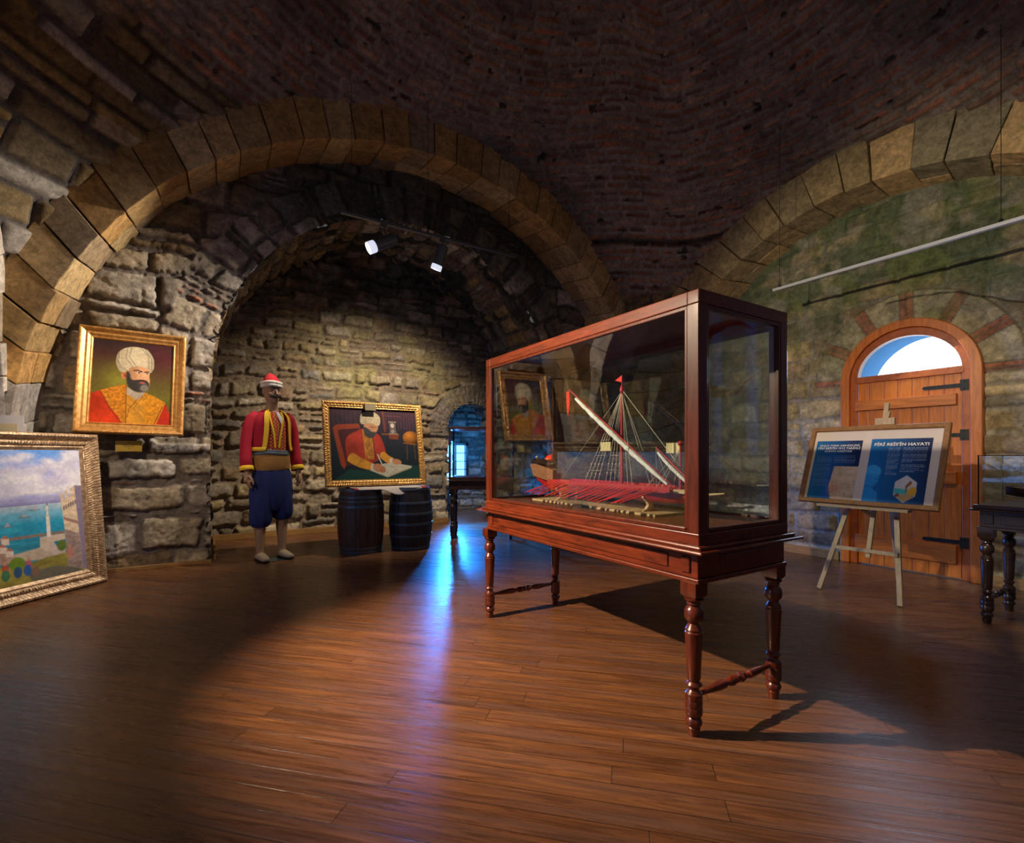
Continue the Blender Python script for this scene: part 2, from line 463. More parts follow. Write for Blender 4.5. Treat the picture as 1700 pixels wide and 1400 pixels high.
# floor: diagonal planks
def make_floor():
    m, nt, b = nmat('stained_planks')
    tc = N(nt, 'ShaderNodeTexCoord'); mp = N(nt, 'ShaderNodeMapping'); mp.inputs['Rotation'].default_value = (0, 0, R(45))
    mp0 = mp; nt.links.new(tc.outputs['Object'], mp0.inputs[0])
    # every board row is shifted by its own amount so the end joints fall at random
    sx = N(nt, 'ShaderNodeSeparateXYZ'); nt.links.new(mp0.outputs[0], sx.inputs[0])
    dv = N(nt, 'ShaderNodeMath', operation='DIVIDE'); dv.inputs[1].default_value = .088; nt.links.new(sx.outputs['Y'], dv.inputs[0])
    flr = N(nt, 'ShaderNodeMath', operation='FLOOR'); nt.links.new(dv.outputs[0], flr.inputs[0])
    wn = N(nt, 'ShaderNodeTexWhiteNoise', noise_dimensions='1D'); nt.links.new(flr.outputs[0], wn.inputs['W'])
    ma = N(nt, 'ShaderNodeMath', operation='MULTIPLY_ADD'); ma.inputs[1].default_value = 1.7; nt.links.new(wn.outputs['Value'], ma.inputs[0]); nt.links.new(sx.outputs['X'], ma.inputs[2])
    mp = N(nt, 'ShaderNodeCombineXYZ'); nt.links.new(ma.outputs[0], mp.inputs['X']); nt.links.new(sx.outputs['Y'], mp.inputs['Y'])
    br = N(nt, 'ShaderNodeTexBrick', offset=0.0, offset_frequency=2)
    br.inputs['Scale'].default_value = 1.0; br.inputs['Brick Width'].default_value = 1.7; br.inputs['Row Height'].default_value = .088
    br.inputs['Mortar Size'].default_value = .0012; br.inputs['Mortar Smooth'].default_value = .2; br.inputs['Bias'].default_value = 0
    br.inputs['Color1'].default_value = (0, 0, 0, 1); br.inputs['Color2'].default_value = (1, 1, 1, 1); br.inputs['Mortar'].default_value = (0, 0, 0, 1)
    nt.links.new(mp.outputs[0], br.inputs['Vector'])
    sc = N(nt, 'ShaderNodeMapping'); sc.inputs['Scale'].default_value = (.9, 16, 1)
    nt.links.new(mp.outputs[0], sc.inputs[0])
    ad = N(nt, 'ShaderNodeVectorMath', operation='ADD'); nt.links.new(sc.outputs[0], ad.inputs[0])
    sc2 = N(nt, 'ShaderNodeVectorMath', operation='SCALE'); sc2.inputs[3].default_value = 7.0
    nt.links.new(br.outputs['Color'], sc2.inputs[0]); nt.links.new(sc2.outputs[0], ad.inputs[1])
    g = N(nt, 'ShaderNodeTexNoise', Scale=3.2, Detail=9.0, Roughness=.68, Distortion=.9); nt.links.new(ad.outputs[0], g.inputs['Vector'])
    cr = N(nt, 'ShaderNodeValToRGB'); e = cr.color_ramp.elements
    e[0].position = .30; e[0].color = (.085, .036, .016, 1); e[1].position = .74; e[1].color = (.36, .155, .052, 1)
    e2 = e.new(.52); e2.color = (.20, .082, .030, 1)
    nt.links.new(g.outputs['Fac'], cr.inputs[0])
    hs = N(nt, 'ShaderNodeMix', data_type='RGBA', blend_type='MULTIPLY'); hs.inputs[0].default_value = .55
    tone = N(nt, 'ShaderNodeValToRGB'); te = tone.color_ramp.elements
    te[0].color = (.45, .42, .45, 1); te[1].color = (1.0, .95, .88, 1)
    nt.links.new(br.outputs['Color'], tone.inputs[0])
    nt.links.new(cr.outputs[0], hs.inputs[6]); nt.links.new(tone.outputs[0], hs.inputs[7])
    big = N(nt, 'ShaderNodeTexNoise', Scale=1.1, Detail=4.0); nt.links.new(sc.outputs[0], big.inputs['Vector'])
    wm = N(nt, 'ShaderNodeMix', data_type='RGBA', blend_type='MIX'); wm.inputs[7].default_value = (.105, .075, .075, 1)
    mrw = N(nt, 'ShaderNodeMapRange'); mrw.inputs[1].default_value = .45; mrw.inputs[2].default_value = .75; mrw.inputs[4].default_value = .55
    nt.links.new(big.outputs['Fac'], mrw.inputs[0]); nt.links.new(mrw.outputs[0], wm.inputs[0]); nt.links.new(hs.outputs[2], wm.inputs[6])
    gp = N(nt, 'ShaderNodeMix', data_type='RGBA'); gp.inputs[7].default_value = (.015, .008, .006, 1)
    nt.links.new(br.outputs['Fac'], gp.inputs[0]); nt.links.new(wm.outputs[2], gp.inputs[6])
    nt.links.new(gp.outputs[2], b.inputs['Base Color'])
    rr = N(nt, 'ShaderNodeMapRange'); rr.inputs[1].default_value = .3; rr.inputs[2].default_value = .7; rr.inputs[3].default_value = .20; rr.inputs[4].default_value = .38
    nt.links.new(g.outputs['Fac'], rr.inputs[0]); nt.links.new(rr.outputs[0], b.inputs['Roughness'])
    b.inputs['Specular IOR Level'].default_value = .5
    h = N(nt, 'ShaderNodeMath', operation='MULTIPLY_ADD'); h.inputs[1].default_value = -1.6
    nt.links.new(br.outputs['Fac'], h.inputs[0]); nt.links.new(g.outputs['Fac'], h.inputs[2])
    bp = N(nt, 'ShaderNodeBump', Strength=.35, Distance=.004); nt.links.new(h.outputs[0], bp.inputs['Height']); nt.links.new(bp.outputs[0], b.inputs['Normal'])
    MB().box(-4, 6.5, -3.5, 9, -.08, 0).build('floor', m)['kind'] = 'structure'


make_floor()


# dome and pendentives, laid in brick rings
def make_dome():
    res = .0175
    lon = np.linspace(R(-128), R(150), int(R(278) * 4.4 / res)); lat = np.linspace(R(8), R(86), int(R(78) * 4.4 / res))
    LO, LA = np.meshgrid(lon, lat, indexing='ij')
    T = LA * 4.4
    wd = lambda t: 4.4 * math.cos(min(t / 4.4, 1.5))
    H, C = stones(LO, T, (.080, .096), (.20, .36),   .013, 21, PAL_BRICK, (.33, .28, .23), warp=.02, wfreq=1.6, depth=.022, off=.007, round_=.012, thin=0, wdiv=wd, split=0, holes=.07)
    # limewash patches worn over the brickwork and soot stains
    R0 = dome_R(LO); qx = R0 * np.cos(LA) * np.sin(LO); qy = R0 * np.cos(LA) * np.cos(LO); qz = R0 * np.sin(LA)
    U_ = qx * 1.0 + qz * .7; V_ = qy * 1.0 - qz * .6
    lime = sstep(.46, .70, fbm(U_ * 1.6, V_ * 1.6, 31, 5)) * .45
    C = C * (1 - lime[..., None]) + np.array([.34, .30, .26]) * lime[..., None]
    soot = sstep(.48, .72, fbm(U_ * 1.1, V_ * 1.1, 47, 5)) * .5
    C = C * (1 - soot[..., None]) + np.array([.05, .048, .052]) * soot[..., None]
    gaps = sstep(.75, .79, fbm(LO * 20, LA * 70, 57, 3)) * .8
    C = C * (1 - gaps[..., None]) + np.array([.012, .012, .014]) * gaps[..., None]; H = H - .02 * gaps
    # big blocks near the foot of the left pendentive
    H2, C2 = stones(LO, T, (.16, .26), (.35, .75), .012, 22, PAL_PALE + PAL_OCHRE, (.14, .12, .11), warp=.05, depth=.03, off=.015, thin=.0, wdiv=wd, split=.1, holes=.05)
    H3, C3 = stones(LO, T, (.14, .20), (.45, .8), .010, 25, PAL_OCHRE, (.12, .09, .06), depth=.025, off=.01, thin=0, wdiv=wd, split=0, holes=0)
    k = sstep(-.06, .06, R(43) + .10 * (fbm(LO * 9, LA * 9, 3, 3) - .5) - LA) * sstep(R(-28), R(-34), LO)
    k = k * sstep(R(50), R(46), LA)
    band = (np.abs(LA - R(41.5)) < R(1.7)).astype(float) * sstep(R(-14), R(-17), LO) * sstep(R(-52), R(-50), LO)
    band2 = (np.abs(LA - R(35.5)) < R(1.4)).astype(float) * sstep(R(-14), R(-17), LO)
    kr = sstep(R(30.2), R(29.2), LA) * sstep(R(20), R(24), LO)
    for kk, HH, CC in ((k, H2, C2), (np.maximum(band, band2), H3, C3), (kr, H3, C3)):
        H = H * (1 - kk) + HH * kk; C = C * (1 - kk[..., None]) + CC * kk[..., None]
    # ledge line where the dome ring starts
    led = np.exp(-((LA - R(38.5)) / R(.5)) ** 2) * sstep(R(5), R(20), LO)
    C = C * (1 - .75 * led[..., None]); H = H - .02 * led
    Rr = dome_R(LO) - H - .03 * sstep(R(38.5), R(38.2), LA) * sstep(R(5), R(20), LO)
    P = np.stack([DC[0] + Rr * np.cos(LA) * np.sin(LO), DC[1] + Rr * np.cos(LA) * np.cos(LO), DC[2] + Rr * np.sin(LA)], -1)
    keep = (P[..., 0] < X1 + .14) & (P[..., 1] < Y1 + .14) & (P[..., 0] > XL - .14) & (P[..., 1] > -.75)
    grid_mesh('ceiling', P, C, keep, M_STONE)


make_dome()


def dome_z(x, y):
    lon = np.arctan2(x - DC[0], y - DC[1])
    return DC[2] + np.sqrt(np.maximum(dome_R(lon) ** 2 - (x - DC[0]) ** 2 - (y - DC[1]) ** 2, 0))


def arch_d(a, z, c, cz, r):
    """signed distance outwards from an arched opening (jambs below the springing)"""
    return np.where(z > cz, np.hypot(a - c, z - cz) - r, np.abs(a - c) - r)


def arch_t(a, z, c, cz, r):
    return np.where(z > cz, np.arctan2(z - cz, a - c) * r, np.where(a > c, z - cz, PI * r + cz - z))


def put(axis, plane, sgn, a, z, H):
    d = plane - sgn * H
    return np.stack([a, d, z], -1) if axis == 'y' else np.stack([d, a, z], -1)


def blend(A, B, k):
    return A[0] * (1 - k) + B[0] * k, A[1] * (1 - k[..., None]) + B[1] * k[..., None]


def stain(C, k, col):
    return C * (1 - k[..., None]) + np.array(col) * k[..., None]


# ring of arch stones as separate blocks: front face, soffit and extrados
def arch_ring(name, axis, f0, f1, cf, rf, cb, rb, cex, rex, n, pal, seed, lim, zjamb=True, a_max=99, a_min=-99, zbase=0.0, gain=1.45, pale=False):
    rs = np.random.RandomState(seed)
    V = []; Fc = []; CL = []
    def path(c, r, t):           # t in 0..pi on the arch, below 0 or above pi down the jambs (metres)
        if t < 0: return c[0] + r, c[1] + t
        if t > PI: return c[0] - r, c[1] - (t - PI)
        return c[0] + r * math.cos(t), c[1] + r * math.sin(t)
    ts = list(np.linspace(0, PI, n + 1) + np.r_[0, rs.uniform(-.012, .012, n - 1), 0])
    jb = np.arange(-(cf[1] - zbase), -.05, .27)
    ts = list(jb) + ts + [PI - v for v in jb[::-1]]
    for i in range(len(ts) - 1):
        t0, t1 = ts[i], ts[i + 1]
        g = .0016; t0 += g; t1 -= g
        sp = rs.uniform(.4, .62)
        inn = rs.uniform(-.014, .014); fr = rs.uniform(-.012, .012)
        segs = [(0, sp), (sp, 1)] if rs.rand() < .75 else [(0, 1)]
        for q, (d0, d1) in enumerate(segs):
            col = np.array(pal[rs.randint(len(pal))]) * rs.uniform(.75, 1.25) * gain
            if pale and t0 > 2.93: col = np.array((.52, .47, .42)) * rs.uniform(.9, 1.1)
            inn2 = inn + (rs.uniform(-.010, .010) if q else 0)
            nt_, nd = 3, 4
            base = len(V)
            for a in range(nt_ + 1):
                t = t0 + (t1 - t0) * a / nt_
                for b in range(nd + 1):
                    d = d0 + (d1 - d0) * b / nd
                    d += .004 * (1 if b == 0 and q else 0)
                    pi_f = path(cf, rf + inn2, t); pi_b = path(cb, rb + inn2, t)
                    po_f = path(cex, rex, t)
                    # scale jamb heights so both ends share the floor
                    def z_(p, c): return p[1] if 0 <= t <= PI else zbase + (p[1] - (c[1] - (cf[1] - zbase))) * c[1] / cf[1] if cf[1] else p[1]
                    pin = (pi_f[0] * (1 - d) + pi_b[0] * d, z_(pi_f, cf) * (1 - d) + z_(pi_b, cb) * d)
                    pout = (po_f[0], z_(po_f, cex))
                    for rr, pp in ((0, pin), (1, pout)):
                        fd = f0 + (f1 - f0) * d + (fr if b == 0 and not q else 0) * (1 if f1 > f0 else -1)
                        j = .004
                        V.append((pp[0] + rs.uniform(-j, j), fd, pp[1] + rs.uniform(-j, j)))
                        CL.append(col * rs.uniform(.9, 1.1))
            W = (nd + 1) * 2
            for a in range(nt_):
                for b in range(nd):
                    o = base + a * W + b * 2
                    Fc.append((o, o + W, o + W + 2, o + 2))
                    Fc.append((o + 1, o + 3, o + W + 3, o + W + 1))
            for a in range(nt_):
                o = base + a * W; Fc.append((o, o + 1, o + W + 1, o + W))
                o = base + a * W + nd * 2; Fc.append((o, o + W, o + W + 1, o + 1))
            for a in (0, nt_):
                for b in range(nd):
                    o = base + a * W + b * 2; Fc.append((o, o + 2, o + 3, o + 1))
    if axis == 'x': V = [(y, x, z) for x, y, z in V]
    ai = 0 if axis == 'y' else 1
    ok = [a_min < v[ai] < a_max for v in V]
    Fc = [f for f in Fc if all(ok[i] for i in f)]
    me = bpy.data.meshes.new(name); me.from_pydata(V, [], Fc); me.update()
    at = me.color_attributes.new('Col', 'FLOAT_COLOR', 'POINT')
    rgba = np.ones((len(V), 4), np.float32); rgba[:, :3] = np.array(CL); at.data.foreach_set('color', rgba.ravel())
    bm = bmesh.new(); bm.from_mesh(me); bmesh.ops.delete(bm, geom=[v for v in bm.verts if not v.link_faces], context='VERTS')
    bmesh.ops.recalc_face_normals(bm, faces=bm.faces); bm.to_mesh(me); bm.free()
    me.materials.append(M_STONE)
    o = bpy.data.objects.new(name, me); COL.objects.link(o); o['kind'] = 'structure'
    m = o.modifiers.new('bevel', 'BEVEL'); m.width = .007; m.segments = 2; m.limit_method = 'ANGLE'; m.angle_limit = R(50)
    return o


PAL_VOUS = [(.38, .22, .08), (.30, .19, .08), (.42, .28, .12), (.34, .20, .07), (.24, .17, .10), (.44, .31, .15)]
PAL_VOUSR = [(.38, .26, .12), (.31, .24, .13), (.41, .28, .13), (.30, .22, .11), (.33, .28, .17)]
arch_ring('trim_1', 'y', Y1, Y2 + .05, (2.09, .98), 3.33, (2.1, 1.09), 3.32, (2.08, 1.14), 3.58, 38, PAL_VOUS, 3, 0, pale=True, a_max=6.2)
arch_ring('trim_2', 'x', X1, X2 + .05, (2.09, 1.08), 2.40, (2.07, 1.24), 2.19, (2.14, .95), 2.93, 29, PAL_VOUSR, 4, 0, a_max=6.2)
arch_ring('trim_3', 'x', XL, XL - .5, (2.2, 1.05), 2.74, (2.2, 1.05), 2.74, (2.2, 1.05), 3.08, 32, PAL_PALE, 5, 0, a_max=Y1 + .3)

# wall over and beside the big arch
A, Z = G(XL - .3, X1 + .1, 0, 4.9, .014)
H, C = stones(A, Z, (.15, .24), (.25, .6), .008, 41, PAL_OCHRE + PAL_PALE[:2], (.10, .085, .075), thin=.12, thinpal=PAL_BRICK)
d = arch_d(A, Z, 2.08, 1.14, 3.52)
P = put('y', Y1 + .03, 1, A, Z, H)
grid_mesh('wall_front', P, C, (d > 0) & (Z < dome_z(A, Y1) + .1), M_STONE)
# wall beside the door arch
A, Z = G(-.5, Y1 + .1, 0, 4.3, .014)
H, C = stones(A, Z, (.15, .24), (.25, .6), .008, 42, PAL_OCHRE, (.10, .085, .075), thin=.12, thinpal=PAL_BRICK)
d = arch_d(A, Z, 2.14, .95, 2.87)
grid_mesh('wall_right', put('x', X1 + .03, 1, A, Z, H), C, (d > 0) & (Z < dome_z(X1, A) + .1), M_STONE)

# wall under the big arch, pierced by the niche
NC, NZ, NR = 2.1, 1.75, 2.08
A, Z = G(XL - .05, X1 + .45, 0, 4.5, .0115)
base = stones(A, Z, (.16, .34), (.30, .72), .010, 51, PAL_PALE + PAL_RUBBLE[:4], (.20, .165, .14), warp=.06, wfreq=1.8, depth=.045, off=.022, round_=.05, thin=.22, thinpal=PAL_PALE + PAL_BRICK[:2], split=.2)
dn = arch_d(A, Z, NC, NZ, NR)
tn = arch_t(A, Z, NC, NZ, NR)
ring = stones(dn, tn, (.20, .32), (.46, .6), .008, 52, PAL_PALE + PAL_RUBBLE[:3], (.18, .15, .13), warp=.03, thin=.5, thinpal=PAL_BRICK[:4] + PAL_PALE[3:], depth=.03, off=.012, split=0, tstart=0)
k = sstep(.42, .40, dn + .10 * (vnoise(A * 4, Z * 4, 9) - .5)) * (Z > NZ - .6)
H, C = blend(base, ring, k)
H = H + .05 * (fbm(A * 1.6, Z * 1.6, 77, 3) - .5)
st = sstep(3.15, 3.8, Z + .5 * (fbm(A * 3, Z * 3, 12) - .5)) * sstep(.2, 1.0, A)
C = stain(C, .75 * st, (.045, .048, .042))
st = sstep(.55, .75, fbm(A * 2.2, Z * 2.2, 14)) * .5
C = stain(C, st, (.10, .085, .06))
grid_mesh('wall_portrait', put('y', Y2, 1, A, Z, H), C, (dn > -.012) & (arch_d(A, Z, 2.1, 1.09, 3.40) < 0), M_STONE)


def vault(name, y0, y1, c, cz, r, z0, seed, pal, mcol, axis='y', thin=.35, res=.015, mat=None, stainf=None, hrow=(.14, .26)):
    L = PI * r + 2 * (cz - z0)
    Tm, D = G(0, L, y0, y1, res)
    H, C = stones(D, Tm, hrow, (.25, .55), .008, seed, pal, mcol, thin=thin, thinpal=PAL_BRICK[:3] + PAL_PALE[3:], depth=.03, off=.014, split=.1)
    j = cz - z0
    th = np.clip((Tm - j) / r, 0, PI)
    nx = np.cos(th); nz = np.sin(th)
    x = c + (r - H) * nx; z = cz + (r - H) * nz
    z = np.where(Tm < j, z0 + Tm, np.where(Tm > L - j, z0 + (L - Tm), z))
    if stainf is not None: C = stainf(x, D, z, C)
    P = np.stack([x, D, z], -1) if axis == 'y' else np.stack([D, x, z], -1)
    return grid_mesh(name, P, C, np.ones(P.shape[:2], bool), M_STONE)


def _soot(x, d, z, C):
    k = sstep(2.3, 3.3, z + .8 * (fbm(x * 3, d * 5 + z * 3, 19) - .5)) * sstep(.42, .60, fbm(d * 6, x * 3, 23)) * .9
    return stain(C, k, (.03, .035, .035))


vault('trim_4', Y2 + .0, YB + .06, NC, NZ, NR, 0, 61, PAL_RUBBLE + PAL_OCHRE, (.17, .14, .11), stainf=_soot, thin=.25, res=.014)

# back wall of the niche with the little arched opening
OC, OZ, OR = 3.60, 1.44, .43
A, Z = G(-.15, 4.35, 0, 3.95, .012)
base = stones(A, Z, (.11, .22), (.16, .46), .012, 71, PAL_RUBBLE, (.26, .20, .14), warp=.055, wfreq=2.2, depth=.055, off=.022, round_=.04, thin=.10, thinpal=PAL_BRICK, split=.3, holes=.12)
dn = arch_d(A, Z, OC, OZ, OR); tn = arch_t(A, Z, OC, OZ, OR)
ring = stones(dn, tn, (.05, .07), (.30, .4), .007, 72, [(.26, .17, .12), (.30, .15, .10), (.32, .24, .18)], (.20, .17, .14), warp=.01, thin=.5, depth=.02, off=.008, split=0, tstart=0, holes=0)
H, C = blend(base, ring, sstep(.30, .28, dn + .04 * (vnoise(A * 5, Z * 5, 2) - .5)) * (Z > OZ - .1))
moss = sstep(.46, .66, fbm(A * 2.6, Z * 2.6, 33)) * np.exp(-((A - 2.2) / 1.1) ** 2 - ((Z - 2.1) / .75) ** 2)
C = stain(C, .5 * moss, (.46, .42, .16))
so = sstep(2.5, 3.6, Z + .9 * (fbm(A * 3, Z * 3, 17) - .5)) * sstep(.35, .55, fbm(A * 4, Z * 4, 18))
C = stain(C, .8 * so, (.05, .05, .042))
grid_mesh('wall_niche', put('y', YB, 1, A, Z, H), C, (dn > -.01) & (arch_d(A, Z, NC, NZ, NR + .06) < 0), M_STONE)
# passage behind it
vault('trim_5', YB, YB + .45, OC, OZ, OR, 0, 73, PAL_RUBBLE, (.2, .18, .15))
vault('trim_6', YB + .40, 8.62, 4.1, 1.25, 1.0, 0, 74, PAL_RUBBLE, (.2, .18, .15), res=.02)
A, Z = G(3.0, 5.2, 0, 2.3, .018)
H, C = stones(A, Z, (.12, .2), (.2, .4), .01, 75, PAL_PALE, (.2, .18, .15))
wm = (np.abs(A - 4.08) < .24) & (np.abs(Z - .92) < .34)
grid_mesh('wall_passage', put('y', 8.6, 1, A, Z, H), C, ~wm, M_STONE)
w = empty('window_1', (4.08, 8.60, .92)); w['kind'] = 'structure'
f = MB()
f.box(-.26, -.21, -.04, .04, -.36, .36).box(.21, .26, -.04, .04, -.36, .36).box(-.26, .26, -.04, .04, .31, .36).box(-.26, .26, -.04, .04, -.36, -.31)
f.box(-.012, .012, -.02, .02, -.32, .32)
for q in (-.16, 0, .16): f.box(-.22, .22, -.015, .015, q - .007, q + .007)
f.build('window_frame', M_DARKW, w)
MB().box(-.22, .22, .045, .05, -.32, .32).build('daylight_pane', emis('blue_daylight', (.12, .42, 1.0), 6), w)

# wall with the door
DY, DZ, DR = 1.837, 1.745, .520
A, Z = G(-.45, 4.75, 0, 3.5, .0115)
base = stones(A, Z, (.15, .23), (.26, .55), .008, 81, [(.52, .41, .25), (.44, .35, .22), (.56, .46, .30), (.40, .30, .18), (.50, .38, .20), (.36, .30, .20)], (.40, .35, .27), warp=.03, wfreq=1.8, depth=.016, off=.010, round_=.025, thin=.05, split=.15, holes=.03, rough=.4)
th = np.arctan2(Z - DZ, A - DY); rr_ = np.hypot(A - DY, Z - DZ)
sec = np.mod(th + R(15) + .03 * (vnoise(A * 6, Z * 6, 3) - .5), R(30)) - R(15)
brk = np.abs(sec) * rr_ < .048
jd = np.minimum(np.abs(np.abs(sec) * rr_ - .048), np.where(brk, np.abs(sec) * rr_, 9))
kj = sstep(.008, .003, jd)
bn = fbm(A * 14, Z * 14, 6, 4)
RC = np.where(brk[..., None], np.array((.46, .19, .11)) * (.6 + .8 * bn)[..., None], np.array((.52, .44, .28)) * (.62 + .7 * bn)[..., None])
RC = stain(RC, kj, (.22, .19, .15)); RH = -.012 * kj + .012 * (bn - .5) + .008
dn = arch_d(A, Z, DY, DZ, DR)
k = sstep(.26, .25, dn + .03 * (vnoise(A * 5, Z * 5, 8) - .5)) * (Z > DZ - .02)
ke = np.exp(-((dn - .255) / .006) ** 2) * (Z > DZ)
H, C = blend(base, (RH, RC), k); C = stain(C, .8 * ke, (.14, .12, .09)); H = H - .012 * ke
gm = sstep(2.15, 2.7, Z + .7 * (fbm(A * 2.4, Z * 2.4, 91) - .5)) * (.35 + .65 * sstep(.3, .55, fbm(A * 5, Z * 5, 92)))
C = stain(C, .8 * gm, (.07, .12, .06))
gm2 = sstep(.5, .7, fbm(A * 4, Z * 4, 95)) * sstep(1.2, 2.4, Z)
C = stain(C, .5 * gm2, (.20, .23, .07))
lm = sstep(.60, .72, fbm(A * 3, Z * 3, 96)) * sstep(1.6, .2, np.abs(Z - 3.0) + .0 * A) * sstep(2.0, 2.5, Z)
C = stain(C, .6 * lm, (.34, .33, .27))
# a crack over the door
ck = np.exp(-((Z - (2.36 + .10 * np.sin((A - 1.2) * 2.2) + .02 * (vnoise(A * 12, A * 0, 5) - .5) - .25 * np.maximum(1.5 - A, 0))) / .007) ** 2) * (A < 2.0)
C = stain(C, ck, (.02, .02, .02)); H = H - .012 * ck
grid_mesh('wall_door', put('x', X2, 1, A, Z, H), C, (dn > -.01) & (arch_d(A, Z, 2.07, 1.24, 2.28) < 0), M_STONE)

# left recess, mostly outside the picture but mirrored in the glass
A, Z = G(-.8, 5.0, 0, 3.9, .022)
H, C = stones(A, Z, (.16, .28), (.25, .6), .01, 85, PAL_RUBBLE, (.2, .17, .14))
wm = (np.abs(A - 2.45) < .5) & (np.abs(Z - .85) < .6)
grid_mesh('wall_left', put('x', -3.6, -1, A, Z, H), C, (~wm) & (arch_d(A, Z, 2.2, 1.05, 2.80) < 0), M_STONE)
vault('trim_7', -3.62, XL - .45, 2.2, 1.05, 2.74, 0, 86, PAL_RUBBLE, (.2, .17, .14), axis='x', res=.03)
w = empty('window_2', (-3.6, 2.45, .85)); w['kind'] = 'structure'
f = MB()
f.box(-.05, .05, -.55, -.48, -.65, .65).box(-.05, .05, .48, .55, -.65, .65).box(-.05, .05, -.55, .55, .58, .65).box(-.05, .05, -.55, .55, -.65, -.58)
for q in (-.25, 0, .25): f.box(-.02, .02, q - .012, q + .012, -.6, .6)
for q in (-.4, -.13, .13, .4): f.box(-.02, .02, -.5, .5, q - .01, q + .01)
f.build('window_frame', M_DARKW, w)
MB().box(-.06, -.055, -.5, .5, -.6, .6).build('daylight_pane', emis('evening_daylight', (.16, .42, 1.0), 3.0), w)

A, Z = G(-3.2, -.42, 0, 3.6, .022)
H, C = stones(A, Z, (.15, .24), (.25, .55), .01, 88, PAL_RUBBLE, (.2, .17, .14))
grid_mesh('wall_right_rear', put('x', X1 + .02, 1, A, Z, H), C, np.ones(A.shape, bool), M_STONE)
# side of the left pier between its front face and the recess arch
A, Z = G(Y1 - .02, Y1 + .2, 0, 3.0, .02)
# baseboards
def strip(name, a, b, h=.075, th=.02, mat=None):
    a = Vector(a); b = Vector(b)
    MB().bar(a + Vector((0, 0, h / 2)), b + Vector((0, 0, h / 2)), th, h).build(name, mat or M_BASEB, None, bevel=.003)['kind'] = 'structure'
strip('baseboard_niche', (.04, YB - .035, 0), (3.16, YB - .035, 0))
strip('baseboard_niche_side', (.06, Y2 + .05, 0), (.06, YB - .06, 0), .06)
strip('baseboard_pier', (-1.18, Y2 - .045, 0), (.03, Y2 - .045, 0), .035, .03)
strip('baseboard_right', (X2 - .03, 2.38, 0), (X2 - .03, 4.3, 0), .085)
strip('baseboard_right_near', (X2 - .03, -.4, 0), (X2 - .03, 1.29, 0), .085)


# ------------------------------------------------------------------ the arched door
def arch_poly(c, cz, r, z0, n=28, ry=None):
    ry = ry or r
    return [(c + r, z0)] + [(c + r * math.cos(PI * i / n), cz + ry * math.sin(PI * i / n)) for i in range(n + 1)] + [(c - r, z0)]


def arch_band(mb, c, cz, ro, ri, z0, x0, x1, rio=None, zi=None):
    """band between two arches, as a prism along X"""
    n = 32
    zi = cz if zi is None else zi; rio = rio or ri
    po = [(c + ro, z0)] + [(c + ro * math.cos(PI * i / n), cz + ro * math.sin(PI * i / n)) for i in range(n + 1)] + [(c - ro, z0)]
    pi_ = [(c + ri, z0)] + [(c + ri * math.cos(PI * i / n), zi + rio * math.sin(PI * i / n)) for i in range(n + 1)] + [(c - ri, z0)]
    vs = []; fs = []
    for x in (x0, x1):
        for a, b in zip(po, pi_): vs += [(x, a[0], a[1]), (x, b[0], b[1])]
    m = len(po); W = 2 * m
    for i in range(m - 1):
        o = 2 * i
        fs += [(o, o + 2, o + 3, o + 1), (W + o, W + o + 1, W + o + 3, W + o + 2), (o, W + o, W + o + 2, o + 2), (o + 1, o + 3, W + o + 3, W + o + 1)]
    fs += [(0, 1, W + 1, W), (2 * m - 2, W + 2 * m - 2, W + 2 * m - 1, 2 * m - 1)]
    mb.add(vs, fs)


door = empty('door_1', (X2, DY, 0)); door['kind'] = 'structure'
mb = MB(); arch_band(mb, 0, DZ, .520, .445, 0, -.055, .06)
mb.build('door_frame', M_DOOR, door, bevel=.006)
mb = MB(); arch_band(mb, 0, DZ, .445, .385, 0, -.025, .05, rio=.345, zi=DZ + .03)
mb.build('inner_frame', M_DOORF, door, bevel=.005)
MB().box(-.028, .05, -.40, .40, DZ - .012, DZ + .048).build('transom_rail', M_DOORF, door, bevel=.004)
mb = MB(); mb.prism(arch_poly(0, DZ + .03, .386, DZ + .02, ry=.346), .01, .016, 'x'); mb.build('transom_glass', M_GLASS2, door)
leaf = MB(); rs = random.Random(4); y = -.38
while y < .375:
    w_ = min(rs.uniform(.10, .15), .38 - y); leaf.box(-.012, .022, y + .0015, y + w_ - .0015, .012, DZ - .012); y += w_
lf = leaf.build('door_leaf', M_DOOR, door, bevel=.002)
for z0, z1 in ((1.47, 1.565), (.80, .905), (.13, .285)):
    MB().box(-.046, -.012, -.355, .395, z0, z1).build('batten', M_DOORH, lf, bevel=.004)
for zc in (1.63, 1.215, .315):
    hb = MB(); hb.prism([(-.37, zc - .017), (-.13, zc - .015), (-.115, zc), (-.13, zc + .015), (-.37, zc + .017)], -.018, -.013, 'x')
    for q in (-.33, -.25, -.17): hb.lathe([(.006, 0), (.004, .004)], n=8, M=Matrix.Translation((-.018, q, zc)) @ Matrix.Rotation(R(-90), 4, 'Y'))
    hb.box(-.032, -.013, -.43, -.375, zc - .045, zc + .045)
    for q in (-.03, .03): hb.lathe([(.007, 0), (.004, .004)], n=8, M=Matrix.Translation((-.032, -.40, zc + q)) @ Matrix.Rotation(R(-90), 4, 'Y'))
    hb.build('strap_hinge', M_BLACK, lf)
